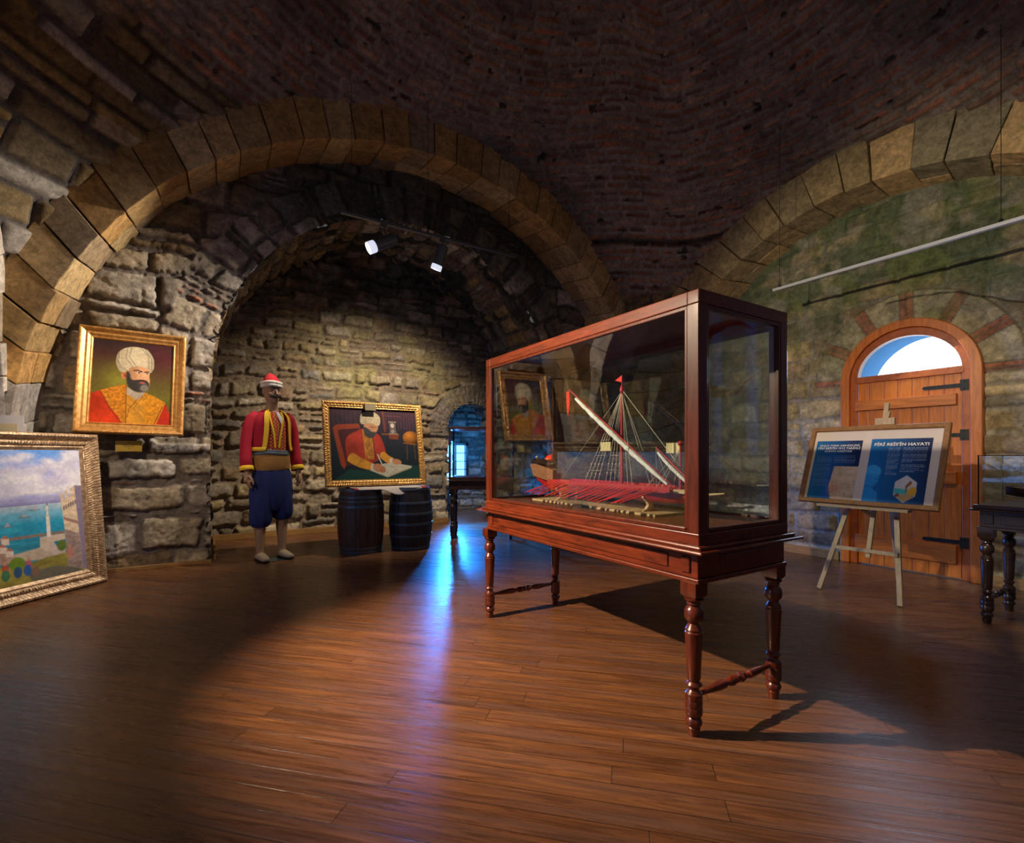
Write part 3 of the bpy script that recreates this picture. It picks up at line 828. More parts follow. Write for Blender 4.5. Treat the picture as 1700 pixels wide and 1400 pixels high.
# outside the door: the deep plastered reveal of the wall and hazy white sky
m = emis('hazy_white_sky', (.92, .94, 1.0), 2.6)
sk = MB().box(6.6, 6.62, .1, 3.3, .9, 3.6).build('backdrop_sky', m); sk['kind'] = 'structure'
mb = MB(); arch_band(mb, DY, DZ - .05, .70, .50, 0, X2 + .07, X2 + .62)
mb.build('trim_8', plain('skylit_blue_plaster', (.10, .40, .80), .9, 0, .08), None)['kind'] = 'structure'  # whitish plaster coloured blue: the blue sky light is put into its colour


# ------------------------------------------------------------------ turned legs, tables and glass cases
LEG = [(.019, 0), (.021, .012), (.024, .030), (.020, .034), (.028, .042), (.031, .052), (.028, .062), (.021, .070), (.029, .076), (.032, .084), (.032, .104), (.0305, .107), (.032, .110), (.032, .132), (.0305, .135),
       (.032, .138), (.031, .158), (.026, .163), (.019, .172), (.021, .180), (.030, .190), (.026, .197), (.020, .203), (.025, .215), (.028, .30), (.032, .375), (.033, .385), (.029, .390), (.031, .398), (.026, .406), (.020, .418),
       (.024, .426), (.033, .436), (.035, .450), (.034, .466), (.030, .476), (.021, .486), (.026, .493), (.024, .500), (.033, .506), (.035, .512)]


def make_leg(name, parent, loc, ztop=.575, mat=M_MAHOGZ, k=1.0, kz=None, blk=.037):
    kz = kz or 1.0
    mb = MB(); mb.lathe([(r * k, z * kz) for r, z in LEG], n=28)
    b = blk * k
    z0 = .512 * kz
    ch = .012
    vs = []
    for z, q in ((z0, b - ch), (z0 + ch * 1.3, b), (ztop, b)):
        vs += [(-q, -q, z), (q, -q, z), (q, q, z), (-q, q, z)]
    fs = [(3, 2, 1, 0), (8, 9, 10, 11)]
    for i in (0, 4):
        for j in range(4): fs.append((i + j, i + (j + 1) % 4, i + 4 + (j + 1) % 4, i + 4 + j))
    mb.add(vs, fs)
    return mb.build(name, mat, parent, smooth=True, loc=loc)


STR = [(.007, 0), (.011, .10), (.018, .26), (.0175, .33), (.010, .345), (.013, .36), (.010, .375), (.017, .40), (.020, .44), (.013, .465), (.0165, .48), (.0165, .52), (.013, .535), (.020, .56), (.017, .60), (.010, .625), (.013, .64), (.010, .655), (.0175, .67), (.018, .74), (.011, .90), (.007, 1.0)]


def stretcher(parent, a, b, mat=M_MAHOG, k=1.0):
    a = Vector(a); b = Vector(b); L = (b - a).length
    mb = MB(); mb.lathe([(r * k, z * L) for r, z in STR], n=16)
    o = mb.build('stretcher', mat, parent, smooth=True, loc=a)
    o.rotation_euler = (b - a).to_track_quat('Z', 'Y').to_euler()
    return o


# the big case: x 1.52..2.11, y 1.145..2.73
CX0, CX1, CY0, CY1 = 1.520, 2.112, 1.145, 2.750
cx, cy = (CX0 + CX1) / 2, (CY0 + CY1) / 2
case = tag(empty('display_case', (cx, cy, 0)), 'large red-brown mahogany table case on turned legs with a red galley model behind its glass', 'display case')
hx, hy = (CX1 - CX0) / 2, (CY1 - CY0) / 2
ZG, ZT = .765, 1.660
for sx in (-1, 1):
    for sy in (-1, 1):
        p = MB(); p.box(-.026, .026, -.027, .027, .70, ZT - .05)
        p.build('corner_post', M_MAHOGZ, case, bevel=.004, loc=(sx * (hx - .026), sy * (hy - .027), 0))
# top frame with inner bead
t = MB()
for s in (-1, 1):
    t.box(-hx, hx, s * hy - (0 if s < 0 else .052), s * hy + (.052 if s < 0 else 0), ZT - .052, ZT)
    t.box(s * hx - (0 if s < 0 else .05), s * hx + (.05 if s < 0 else 0), -hy + .05, hy - .05, ZT - .052, ZT)
t.build('top_frame', M_MAHOG, case, bevel=.004)
# glazing beads: dark slim mouldings round every pane
gb = MB()
for s in (-1, 1):
    for z0, z1 in ((ZT - .066, ZT - .052), (ZG - .004, ZG + .010)):
        gb.box(s * (hx - .010) - .007, s * (hx - .010) + .007, -hy + .054, hy - .054, z0, z1)
        gb.box(-hx + .052, hx - .052, s * (hy - .010) - .007, s * (hy - .010) + .007, z0, z1)
    for q in (-1, 1):
        gb.box(s * (hx - .010) - .007, s * (hx - .010) + .007, q * (hy - .060) - .006, q * (hy - .060) + .006, ZG, ZT - .06)
        gb.box(q * (hx - .058) - .006, q * (hx - .058) + .006, s * (hy - .010) - .007, s * (hy - .010) + .007, ZG, ZT - .06)
gb.build('glazing_bead', M_MAHOGZ, case, bevel=.002)
for s in (-1, 1):
    MB().box(s * (hx - .016) - .002, s * (hx - .016) + .002, -hy + .05, hy - .05, ZG - .01, ZT - .05).build('glass_pane', M_GLASS, case)
    MB().box(-hx + .05, hx - .05, s * (hy - .016) - .002, s * (hy - .016) + .002, ZG - .01, ZT - .05).build('glass_pane', M_GLASS, case)
MB().box(-hx + .04, hx - .04, -hy + .04, hy - .04, ZT - .020, ZT - .004).build('top_board', M_MAHOG, case)
rl = MB()
for s in (-1, 1):
    rl.box(s * (hx - .001) - .012, s * (hx - .001) + .012 - .011 * (s > 0) , -hy + .05, hy - .05, .712, ZG - .004) if 0 else None
rl.box(-hx - .001, hx + .001, -hy - .001, hy + .001, .715, ZG - .006)
rl.build('bottom_rail', M_MAHOG, case, bevel=.004)
MB().box(-hx + .02, hx - .02, -hy + .02, hy - .02, ZG - .006, ZG + .001).build('case_floor', wood('case_floor_wood', (.10, .025, .01), (.24, .07, .022), .4, (9, 1, 9), 4), case)
lg = MB(); lg.box(-hx - .045, hx + .045, -hy - .045, hy + .045, .690, .702); lg.box(-hx - .022, hx + .022, -hy - .022, hy + .022, .702, .7155)
lg.build('ledge', M_MAHOG, case, bevel=.005)
ap = MB()
ax, ay = hx - .008, hy - .010
ap.box(-ax, ax, -ay, ay, .590, .690)
ap.box(-ax - .008, ax + .008, -ay - .008, ay + .008, .572, .590)
apo = ap.build('apron', M_MAHOG, case, bevel=.004)
pn = MB()
for s in (-1, 1):
    pn.box(s * ax - .006, s * ax + .006, -ay + .135, ay - .135, .612, .668)
    pn.box(-ax + .13, ax - .13, s * ay - .006, s * ay + .006, .612, .668)
pn.build('apron_panel', M_MAHOG, apo, bevel=.005)
for sx in (-1, 1):
    for sy in (-1, 1):
        q = MB(); q.box(sx * ax - .008, sx * ax + .008, sy * (ay - .052) - .021, sy * (ay - .052) + .021, .607, .670)
        q.build('corner_block', M_MAHOG, apo, bevel=.006)
LXS = (1.545 - cx, 2.074 - cx); LYS = (1.186 - cy, 2.742 - cy)
for lx_0 in LXS:
    for ly in LYS:
        make_leg('leg', case, (lx_0, ly, 0), blk=.034)
for ly in LYS:
    stretcher(case, (LXS[0] + .027, ly, .145), (LXS[1] - .027, ly, .145))


# ------------------------------------------------------------------ the galley model inside
SX, SY0, SY1 = 1.81, 1.33, 2.56     # bow near the camera
ship = tag(empty('ship_model', (SX, 0, ZG + .001)), 'bright red oared galley model with two masts and furled white sails inside the big case', 'ship model')
ship.location.y = 0
zb = .0


def sec(y):
    u = (y - SY0) / (SY1 - SY0)        # 0 bow .. 1 stern
    w = .058 * math.sin(PI * min(1, max(0, .06 + u * .86))) ** .55
    kz = .058 + .030 * max(0, (.18 - u) / .18) ** 2 + .055 * max(0, (u - .80) / .2) ** 2
    top = .108 + .006 * (u - .4) ** 2 * 4 + .035 * max(0, (u - .86) / .14) ** 2
    return w, kz, top


mb = MB(); vs = []; fs = []; ny = 40; na = 13
for i in range(ny + 1):
    y = SY0 + (SY1 - SY0) * i / ny
    w, kz, top = sec(y)
    for j in range(na):
        a = PI * j / (na - 1)
        vs.append((-w * math.cos(a) * (1.0 if abs(math.cos(a)) < .95 else 1.03), y, top - (top - kz) * math.sin(a) ** .75))
for i in range(ny):
    for j in range(na - 1):
        o = i * na + j; fs.append((o, o + 1, o + na + 1, o + na))
    fs.append((i * na, (i + 1) * na, (i + 1) * na + na - 1, i * na + na - 1))
fs.append(tuple(range(na))); fs.append(tuple(ny * na + j for j in range(na)))
mb.add(vs, fs)
hull = mb.build('hull', M_REDDK, ship, smooth=True)
dk = MB(); dk.box(-.085, .085, SY0 + .14, SY1 - .22, .112, .118)
for i in range(34):
    y = SY0 + .16 + i * (SY1 - SY0 - .42) / 33
    dk.box(-.078, .078, y - .004, y + .004, .118, .126)
dk.box(-.086, -.080, SY0 + .12, SY1 - .20, .116, .138); dk.box(.080, .086, SY0 + .12, SY1 - .20, .116, .138)
dk.box(-.012, .012, SY0 + .12, SY1 - .22, .118, .134)
dk.build('rowing_deck', M_REDDK, ship, bevel=0)
MB().tube([(0, SY0 + .02, .108), (0, SY0 - .09, .122)], [.007, .003], 8).build('ram', M_PALEW, ship, smooth=True)
bp = MB(); bp.box(-.05, .05, SY0 + .02, SY0 + .13, .112, .128); bp.box(-.052, .052, SY0 + .02, SY0 + .03, .128, .137)
bp.build('bow_platform', M_PALEW, ship, bevel=.001)
# stern castle
st = MB(); st.prism([(SY1 - .20, .115), (SY1 + .01, .15), (SY1 + .045, .225), (SY1 - .02, .225), (SY1 - .20, .19)], -.045, .045, 'x')
sc_ = st.build('stern_castle', plain('carved_gilt_brown', (.33, .13, .06), .5, .1, .5, 70, .6, 120), ship)
cn = MB(); vs = []; fs = []
for i in range(9):
    y = SY1 - .21 + i * .03
    for j in range(9):
        a = PI * j / 8
        vs.append((-.052 * math.cos(a), y, .222 + .028 * math.sin(a) + .010 * i / 8))
for i in range(8):
    for j in range(8):
        o = i * 9 + j; fs.append((o, o + 1, o + 10, o + 9))
cn.add(vs, fs); co = cn.build('canopy', M_DARKW, sc_, smooth=True); sm = co.modifiers.new('thick', 'SOLIDIFY'); sm.thickness = .004
# oars: one object each
om = bpy.data.meshes.new('oar')
ob_ = MB(); ob_.tube([(0, 0, 0), (.30, 0, -.075)], [.0028, .0028], 6); ob_.prism([(.26, -.007), (.335, -.010), (.335, .010), (.26, .007)], -.0015, .0015, 'z', Matrix.Translation((0, 0, 0)) @ Matrix.Rotation(R(14), 4, 'Y'))
oar0 = ob_.build('oar', M_RED, ship)
rs = random.Random(3)
no = 25; first = True
for side in (-1, 1):
    for i in range(no):
        o = oar0 if first else oar0.copy()
        if not first: COL.objects.link(o); o.parent = ship
        first = False
        y = SY0 + .17 + i * (SY1 - SY0 - .44) / (no - 1)
        o.location = (side * .055, y, .138)
        o.scale = (.62, 1.0, .95)
        o.rotation_euler = (0, R(rs.uniform(-2.5, 2.5)), (0 if side > 0 else PI) + side * R(32 + rs.uniform(-4, 4)))
# masts
MY, MY2 = 1.828, 1.460
zt = 1.405 - ZG
ms = MB(); ms.tube([(0, MY, .10), (0, MY, zt * .5), (0, MY, zt)], [.0085, .0075, .006], 12); ms.lathe([(.006, 0), (.011, .004), (.011, .022), (.006, .03)], (0, MY, zt - .035), 12); ms.tube([(0, MY, zt), (0, MY, zt + .055)], .002, 6)
m1 = ms.build('mainmast', M_REDDK, ship, smooth=True)
ms = MB(); ms.tube([(0, MY2, .10), (0, MY2, .325)], [.006, .005], 12); ms.ball((0, MY2, .335), .013)
ms.build('foremast', M_REDDK, ship, smooth=True)


def yard(name, a, b, r, r2):
    a = Vector(a); b = Vector(b)
    y = MB(); y.tube([a, a.lerp(b, .5), b], [r * .55, r, r * .6], 10); yo = y.build(name, M_REDDK, ship, smooth=True)
    s = MB(); pts = []; rad = []
    rr = random.Random(5)
    for i in range(46):
        q = .10 + .86 * i / 45
        p = a.lerp(b, q) + Vector((-.006 - r, 0, -.004 - .010 * math.sin(PI * q)))
        pts.append(p); rad.append(r2 * (.55 + .6 * math.sin(PI * q)) * rr.uniform(.82, 1.15))
    s.tube(pts, rad, 10); s.build('furled_sail', M_SAIL, yo, smooth=True)


yard('main_yard', (-.035, 2.215, 1.425 - ZG), (-.020, 1.475, .895 - ZG), .0065, .0115)
yard('fore_yard', (-.030, 1.575, 1.083 - ZG), (-.025, 1.37, .915 - ZG), .0055, .008)
rg = MB()
for s in (-1, 1):
    for k, yy in enumerate((MY + .10, MY + .135, MY + .17, MY + .205)):
        rg.tube([(0, MY, zt - .03), (s * .078, yy, .13)], .0012, 5)
        for zq in (.18, .23):
            q = (zt - .03 - zq) / (zt - .03 - .13); rg.lathe([(.003, 0), (.0045, .004), (.003, .008)], (s * .078 * q, MY + (yy - MY) * q, zq), 6)
    for yy in (MY - .12, MY - .15):
        rg.tube([(0, MY, zt - .03), (s * .078, yy, .13)], .0012, 5)
    for zz in (.20, .28, .36):
        q = (zt - .03 - zz) / (zt - .03 - .13)
        rg.tube([(s * .078 * q, MY + .10 * q, zz), (s * .078 * q, MY + .205 * q, zz)], .0009, 4)
    for yy in (MY2 + .06, MY2 + .09):
        rg.tube([(0, MY2, .31), (s * .06, yy, .13)], .0011, 5)
rg.tube([(0, MY, zt - .02), (0, SY0 + .05, .14)], .0014, 5)
rg.tube([(0, MY, zt - .03), (0, 2.34, .13)], .0009, 5)
rg.tube([(-.03, 1.575, 1.083 - ZG), (0, 1.60, .13)], .001, 5); rg.tube([(0, MY2, .31), (0, 1.66, .13)], .0011, 5); rg.tube([(-.03, 1.575, .31), (0, 1.52, .13)], .001, 5)
rg.build('rigging', M_ROPE, ship)
fl = MB(); fl.prism([(0, 0), (.0, .034), (.045, .014)], -.0008, .0008, 'x'); fl.build('flag', M_RED, ship, loc=(0, MY + .002, zt + .018))
fl = MB(); fl.prism([(0, .0), (.025, 0), (.022, -.08), (.012, -.15), (-.004, -.07)], -.0009, .0009, 'x'); fl.build('pennant', M_RED, ship, loc=(-.035, 2.215, 1.415 - ZG))
fl = MB(); fl.tube([(0, 2.43, .12), (0, 2.43, .285)], .003, 8)
fp = fl.build('flagpole', M_REDDK, ship)
fl = MB(); fl.prism([(0, .285), (0, .205), (.06, .195), (.115, .20), (.10, .235), (.05, .275)], -.001, .001, 'x', Matrix.Translation((0, 2.435, 0))); fo = fl.build('ensign', M_RED, fp)
MB().prism([(.03, .262), (.03, .215), (.06, .215), (.06, .26)], -.0022, .0022, 'x', Matrix.Translation((0, 2.435, 0))).build('gold_panel', plain('gold_cloth', (.75, .45, .08), .5), fo)
lt = MB(); lt.tube([(0, SY1 + .03, .225), (0, SY1 + .03, .26)], .002, 6); lt.ball((0, SY1 + .03, .268), .009, 8, 6); lt.build('stern_lantern', M_PALEW, ship)
stn = MB(); stn.box(-.10, .13, 1.52, 2.50, 0, .012)
base = stn.build('base_board', M_PALEW, ship, bevel=.002)
for yy in (1.64, 2.32):
    c = MB(); c.prism([(-.055, .012), (.055, .012), (.030, .024), (.016, .040), (.022, .055), (.050, .078), (.046, .086), (.018, .074), (-.018, .074), (-.046, .086), (-.050, .078), (-.022, .055), (-.016, .040), (-.030, .024)], yy - .008, yy + .008, 'y')
    c.build('cradle', M_PALEW, base, bevel=.001)
# acrylic name stand
a = MB(); M = Matrix.Translation((1.655, 2.02, ZG + .0015))
a.add([(-.035, -.085, 0), (-.035, .085, 0), (0, .085, .066), (0, -.085, .066), (-.031, -.085, 0), (-.031, .085, 0), (.002, .085, .060), (.002, -.085, .060),
       (.035, -.085, 0), (.035, .085, 0), (.031, -.085, 0), (.031, .085, 0)],
      [(0, 1, 2, 3), (4, 7, 6, 5), (0, 4, 5, 1), (3, 2, 9, 8), (7, 10, 11, 6), (8, 9, 11, 10), (0, 3, 7, 4), (1, 5, 6, 2), (3, 8, 10, 7), (2, 6, 11, 9)], M)
tag(a.build('name_stand', M_ACRYL), 'small clear acrylic name stand in front of the red galley hull', 'name stand')
for k, (yy, zz, lab) in enumerate(((2.25, 1.10, 'cream card standing in for a mirrored placard on the back glass beside the tall galley mast'), (1.735, 1.085, 'cream card standing in for a mirrored placard on the back glass beside the short foremast'))):
    c = MB(); c.box(CX1 - .0235, CX1 - .0205, yy - .045, yy + .045, zz - .027, zz + .027)  # cards built in place of placard reflections in the glass
    o = c.build('reflection_card', M_CREAM); tag(o, lab, 'label', 'cards standing in for mirrored placards on the case glass')


# ------------------------------------------------------------------ painting on canvases (dense coloured meshes)
class Cv:
    def __init__(s, W, Hh, res, bg=(0, 0, 0)):
        s.x, s.y = G(0, W, 0, Hh, res); s.W, s.H = W, Hh
        s.c = np.zeros(s.x.shape + (3,)); s.c[:] = bg
    def mixc(s, k, col):
        col = np.asarray(col, float)
        s.c = s.c * (1 - k[..., None]) + col * k[..., None]
    def grad(s, pts):     # vertical gradient [(y, col)...]
        ys = [p[0] for p in pts]
        for i in range(3): s.c[..., i] = np.interp(s.y, ys, [p[1][i] for p in pts])
    def poly(s, pts, col, soft=.004, a=1.0, smooth=False, shade=None, jit=.10):
        pts = np.array(pts, float)
        if smooth: pts = catmull(pts)
        ins = np.zeros(s.x.shape, bool); dm = np.full(s.x.shape, 9.0)
        n = len(pts)
        bx = (s.x > pts[:, 0].min() - .05) & (s.x < pts[:, 0].max() + .05) & (s.y > pts[:, 1].min() - .05) & (s.y < pts[:, 1].max() + .05)
        X = s.x[bx]; Y = s.y[bx]; I = np.zeros(X.shape, bool); D = np.full(X.shape, 9.0)
        for i in range(n):
            x0, y0 = pts[i]; x1, y1 = pts[(i + 1) % n]
            if y0 != y1:
                cr = ((y0 > Y) != (y1 > Y)) & (X < (x1 - x0) * (Y - y0) / (y1 - y0) + x0); I ^= cr
            dx, dy = x1 - x0, y1 - y0; L = dx * dx + dy * dy + 1e-12
            u = np.clip(((X - x0) * dx + (Y - y0) * dy) / L, 0, 1)
            D = np.minimum(D, np.hypot(X - x0 - u * dx, Y - y0 - u * dy))
        sd = np.where(I, D, -D)
        k = np.zeros(s.x.shape); k[bx] = sstep(-soft, soft, sd) * a
        cc = np.asarray(col, float) * (1 + jit * 2 * (fbm(s.x * 40 / max(s.W, .3), s.y * 40 / max(s.W, .3), len(pts)) - .5))[..., None]
        if shade is not None: cc = cc * shade(s.x, s.y)[..., None]
        s.c = s.c * (1 - k[..., None]) + cc * k[..., None]
    def ell(s, cx, cy, rx, ry, col, soft=.004, a=1.0, rot=0, shade=None):
        ca, sa = math.cos(rot), math.sin(rot)
        u = ((s.x - cx) * ca + (s.y - cy) * sa) / rx; v = (-(s.x - cx) * sa + (s.y - cy) * ca) / ry
        q = np.hypot(u, v); f = soft / min(rx, ry)
        k = sstep(1 + f, 1 - f, q) * a
        cc = np.asarray(col, float) * np.ones(s.x.shape + (1,))
        if shade is not None: cc = cc * shade(u, v)[..., None]
        s.c = s.c * (1 - k[..., None]) + cc * k[..., None]
    def line(s, pts, w, col, a=1.0, soft=.002):
        pts = np.array(pts, float); D = np.full(s.x.shape, 9.0)
        for (x0, y0), (x1, y1) in zip(pts[:-1], pts[1:]):
            dx, dy = x1 - x0, y1 - y0; L = dx * dx + dy * dy + 1e-12
            u = np.clip(((s.x - x0) * dx + (s.y - y0) * dy) / L, 0, 1)
            D = np.minimum(D, np.hypot(s.x - x0 - u * dx, s.y - y0 - u * dy))
        s.mixc(sstep(w / 2 + soft, w / 2 - soft, D) * a, col)
    def build(s, name, mat, parent, x0, z0, y=0.0, brush=True, tone=1.0):
        br = (.80 + .40 * fbm(s.x * 55 + 9 * fbm(s.x * 4, s.y * 4, 3), s.y * 55, 21, 3)) * (.88 + .24 * fbm(s.x * 9, s.y * 9, 23, 3)) if brush else 1.0
        if brush: s.c = s.c * br[..., None] * tone
        P = np.stack([s.x + x0, np.full(s.x.shape, y), s.y + z0], -1)
        o = grid_mesh(name, P, np.clip(s.c, 0, 1), np.ones(s.x.shape, bool), mat, None, parent)
        m = o.modifiers.new('thick', 'SOLIDIFY'); m.thickness = .006; m.offset = -1
        return o


def catmull(p, k=6):
    n = len(p); out = []
    for i in range(n):
        a, b, c, d = p[i - 1], p[i], p[(i + 1) % n], p[(i + 2) % n]
        for j in range(k):
            t = j / k
            out.append(.5 * ((2 * b) + (-a + c) * t + (2 * a - 5 * b + 4 * c - d) * t * t + (-a + 3 * b - 3 * c + d) * t ** 3))
    return np.array(out)


def frame_mesh(name, W, Hh, prof, mat, parent, orn=None, seg=.006, back=0.02):
    """mitred moulding; prof = [(inset from the outer edge, height towards the viewer)]; viewer is at -y"""
    mb = MB(); vs = []; fs = []
    corners = [(-W / 2, 0), (W / 2, 0), (W / 2, Hh), (-W / 2, Hh)]
    m = len(prof)
    loops = []
    for c in range(4):
        x0, z0 = corners[c]; x1, z1 = corners[(c + 1) % 4]
        L = math.hypot(x1 - x0, z1 - z0); n = max(2, int(L / seg)) if orn else 1
        dx, dz = (x1 - x0) / L, (z1 - z0) / L; nx, nz = -dz, dx     # inward normal for ccw
        for i in range(n + (0 if c < 3 else 0)):
            t = i / n * L
            row = []
            for j, (ins, h) in enumerate(prof):
                tt = min(max(t, 0), L)
                # mitre: inner points travel a shorter run
                q = ins + (L - 2 * ins) * (i / n)
                hh = h + (orn(j, q) if orn else 0)
                row.append((x0 + dx * q + nx * ins, -hh, z0 + dz * q + nz * ins))
            loops.append(row)
    for r in loops: vs += r
    n = len(loops)
    for i in range(n):
        for j in range(m - 1):
            a = i * m + j; b = ((i + 1) % n) * m + j
            fs.append((a, b, b + 1, a + 1))
        # back faces
        a = i * m; b = ((i + 1) % n) * m
        fs.append((a, a + m - 1, b + m - 1, b))
    mb.add(vs, fs)
    return mb.build(name, mat, parent, smooth=True)


def gold(name, c1, c2, rough, bump=.4, bscale=150, metal=.75):
    m, nt, b = nmat(name)
    tc = N(nt, 'ShaderNodeTexCoord'); nz = N(nt, 'ShaderNodeTexNoise', Scale=bscale / 4, Detail=6.0)
    nt.links.new(tc.outputs['Object'], nz.inputs[0])
    cr = N(nt, 'ShaderNodeValToRGB'); cr.color_ramp.elements[0].color = (*c1, 1); cr.color_ramp.elements[1].color = (*c2, 1)
    cr.color_ramp.elements[0].position = .35; cr.color_ramp.elements[1].position = .65
    nt.links.new(nz.outputs['Fac'], cr.inputs[0]); nt.links.new(cr.outputs[0], b.inputs['Base Color'])
    b.inputs['Metallic'].default_value = metal; b.inputs['Roughness'].default_value = rough
    n2 = N(nt, 'ShaderNodeTexNoise', Scale=bscale, Detail=3.0); nt.links.new(tc.outputs['Object'], n2.inputs[0])
    bp = N(nt, 'ShaderNodeBump', Strength=bump, Distance=.004); nt.links.new(n2.outputs['Fac'], bp.inputs['Height']); nt.links.new(bp.outputs[0], b.inputs['Normal'])
    return m


M_GOLD = gold('warm_gilt', (.55, .26, .06), (.80, .44, .14), .38, .15, 120, .45)
M_GOLDA = gold('antique_gilt', (.34, .22, .13), (.68, .47, .28), .42, .35, 160, .4)
M_GOLDC = gold('carved_gilt', (.45, .22, .05), (.78, .46, .14), .4, .3, 160, .45)
M_PLAQ = plain('brass_plaque', (.62, .42, .06), .4, .3, .1)

# ------------------------------------------------------------------ portrait in the plain gilt frame
PW, PH = .765, .945
por = tag(empty('framed_portrait', (-.575, Y2 - .20, 1.225), (R(-10.0), R(1.2), 0)), 'gilt-framed portrait of a bearded man in a big cream turban and orange robe', 'painting')
frame_mesh('picture_frame', PW, PH, [(0, 0), (0, .050), (.008, .058), (.020, .056), (.028, .046), (.045, .034), (.060, .036), (.068, .030), (.080, .022), (.088, .026), (.096, .020), (.100, .006), (.100, 0)], M_GOLD, por,
           orn=lambda j, q: .0025 * math.sin(q * 420) if j in (1, 2) else 0, seg=.004)
W, Hh = PW - .19, PH - .19
c = Cv(W, Hh, .0032)
c.grad([(0, (.08, .07, .02)), (.25, (.16, .14, .02)), (.45, (.12, .085, .02)), (.62, (.07, .025, .02)), (.76, (.035, .02, .02))])
X, Yc = c.x / W, c.y / Hh
c.mixc(.75 * np.exp(-((X - .33) / .17) ** 2 - ((Yc - .5) / .17) ** 2), (.30, .28, .03))
c.mixc(.6 * np.exp(-((X - .85) / .22) ** 2 - ((Yc - .8) / .3) ** 2), (.10, .012, .02))
f = lambda pts: [((x - 150) / 795 * W, (1075 - y) / 875 * Hh) for x, y in pts]
E1 = lambda x, y, rx, ry, col, **k: c.ell((x - 150) / 795 * W, (1075 - y) / 875 * Hh, rx / 795 * W, ry / 875 * Hh, col, **k)
c.poly(f([(110, 800), (240, 742), (470, 665), (520, 760), (520, 1100), (100, 1100)]), (.62, .045, .008), .006, shade=lambda x, y: .55 + 1.0 * fbm(x * 9, y * 6, 5))
c.poly(f([(840, 815), (890, 860), (930, 960), (935, 1100), (770, 1100), (800, 900)]), (.55, .03, .01), .006)
c.poly(f([(240, 745), (350, 700), (470, 668), (492, 740), (505, 1100), (470, 1100), (420, 1000), (330, 900)]), (.62, .22, .015), .004, shade=lambda x, y: .45 + 1.1 * fbm(x * 70, y * 70, 8))
c.poly(f([(665, 735), (770, 775), (880, 835), (850, 920), (780, 1100), (678, 1100), (668, 850)]), (.70, .27, .015), .004, shade=lambda x, y: .5 + 1.0 * fbm(x * 70, y * 70, 9))
c.poly(f([(485, 750), (590, 825), (660, 755), (672, 850), (680, 1100), (505, 1100)]), (.68, .30, .03), .004, shade=lambda x, y: .55 + .9 * fbm((x + y) * 40, (x - y) * 5, 6))
c.line(f([(590, 825), (520, 920), (505, 1010)]), .006, (.30, .10, .01)); c.line(f([(655, 770), (560, 920)]), .005, (.35, .14, .01))
c.line(f([(245, 750), (345, 930), (455, 1075)]), .006, (.22, .03, .01)); c.line(f([(850, 880), (770, 1080)]), .006, (.22, .03, .01)); c.line(f([(485, 700), (495, 1070)]), .005, (.15, .05, .01))
c.poly(f([(490, 690), (570, 730), (655, 725), (662, 755), (590, 822), (488, 760)]), (.50, .40, .30), .004)
E1(458, 565, 30, 42, (.55, .20, .08)); E1(468, 568, 14, 24, (.30, .08, .03))
c.poly(f([(478, 520), (540, 468), (640, 460), (702, 490), (706, 560), (712, 620), (700, 690), (640, 725), (560, 715), (500, 650)]), (.66, .33, .16), .004, smooth=True, shade=lambda x, y: .55 + .75 * sstep(.22, .40, x))
c.poly(f([(480, 530), (512, 540), (530, 600), (590, 615), (640, 600), (690, 610), (712, 650), (700, 705), (650, 735), (580, 735), (520, 700), (485, 640)]), (.085, .07, .06), .006, smooth=True, shade=lambda x, y: .5 + 1.3 * sstep(.30, .42, x))
c.poly(f([(545, 615), (600, 602), (645, 600), (690, 620), (705, 665), (660, 625), (600, 630), (540, 645)]), (.05, .035, .03), .004, smooth=True)
E1(640, 632, 26, 10, (.45, .10, .07)); E1(660, 690, 40, 34, (.30, .25, .20), a=.6)
c.poly(f([(640, 500), (668, 540), (668, 592), (632, 596), (622, 580)]), (.80, .45, .26), .004)
c.line(f([(550, 508), (590, 500), (630, 515)]), .010, (.06, .03, .02)); c.line(f([(655, 515), (698, 508)]), .009, (.06, .03, .02))
E1(598, 528, 24, 8, (.72, .62, .5)); E1(602, 528, 9, 8, (.03, .02, .02)); E1(682, 530, 17, 7, (.7, .6, .5)); E1(684, 530, 8, 7, (.03, .02, .02))
c.line(f([(570, 518), (625, 520)]), .004, (.08, .03, .02)); c.line(f([(665, 520), (700, 520)]), .004, (.08, .03, .02))
c.poly(f([(372, 420), (392, 330), (460, 272), (560, 250), (660, 268), (725, 330), (750, 420), (738, 490), (712, 520), (690, 480), (610, 460), (520, 478), (480, 520), (430, 535), (395, 500)]), (.60, .50, .32), .004, smooth=True,
       shade=lambda x, y: .62 + .55 * sstep(.13, .30, x) - .5 * sstep(.36, .44, x))
for p in ([(480, 275), (470, 380), (540, 470)], [(520, 262), (500, 360), (570, 460)], [(620, 262), (690, 340), (700, 480)], [(400, 330), (400, 430), (480, 510)], [(385, 400), (420, 480), (490, 515)], [(660, 275), (725, 370), (728, 480)]):
    c.line(f(p), .009, (.25, .20, .12), .7, .006)
    c.line(f([(x + 12, y - 4) for x, y in p]), .006, (.75, .66, .46), .6, .006)
c.build('canvas', M_PAINT, por, -W / 2, .095, -.014)
pl = MB(); pl.box(-.095, .095, -.006, 0, -.048, .048)
tag(pl.build('name_plaque', M_PLAQ, None, bevel=.001, loc=(-.60, Y2 - .075, 1.125)), 'small yellow brass plaque on the pier under the turban portrait', 'plaque')
tx = MB()
o_pl = bpy.data.objects['name_plaque']
for zz, ww in ((.026, .012), (.010, .045), (-.002, .035), (-.018, .010)):
    MB().box(-ww, ww, -.0072, -.006, zz - .0022, zz + .0022).build('engraved_line', plain('engraving', (.16, .09, .01), .6), o_pl)
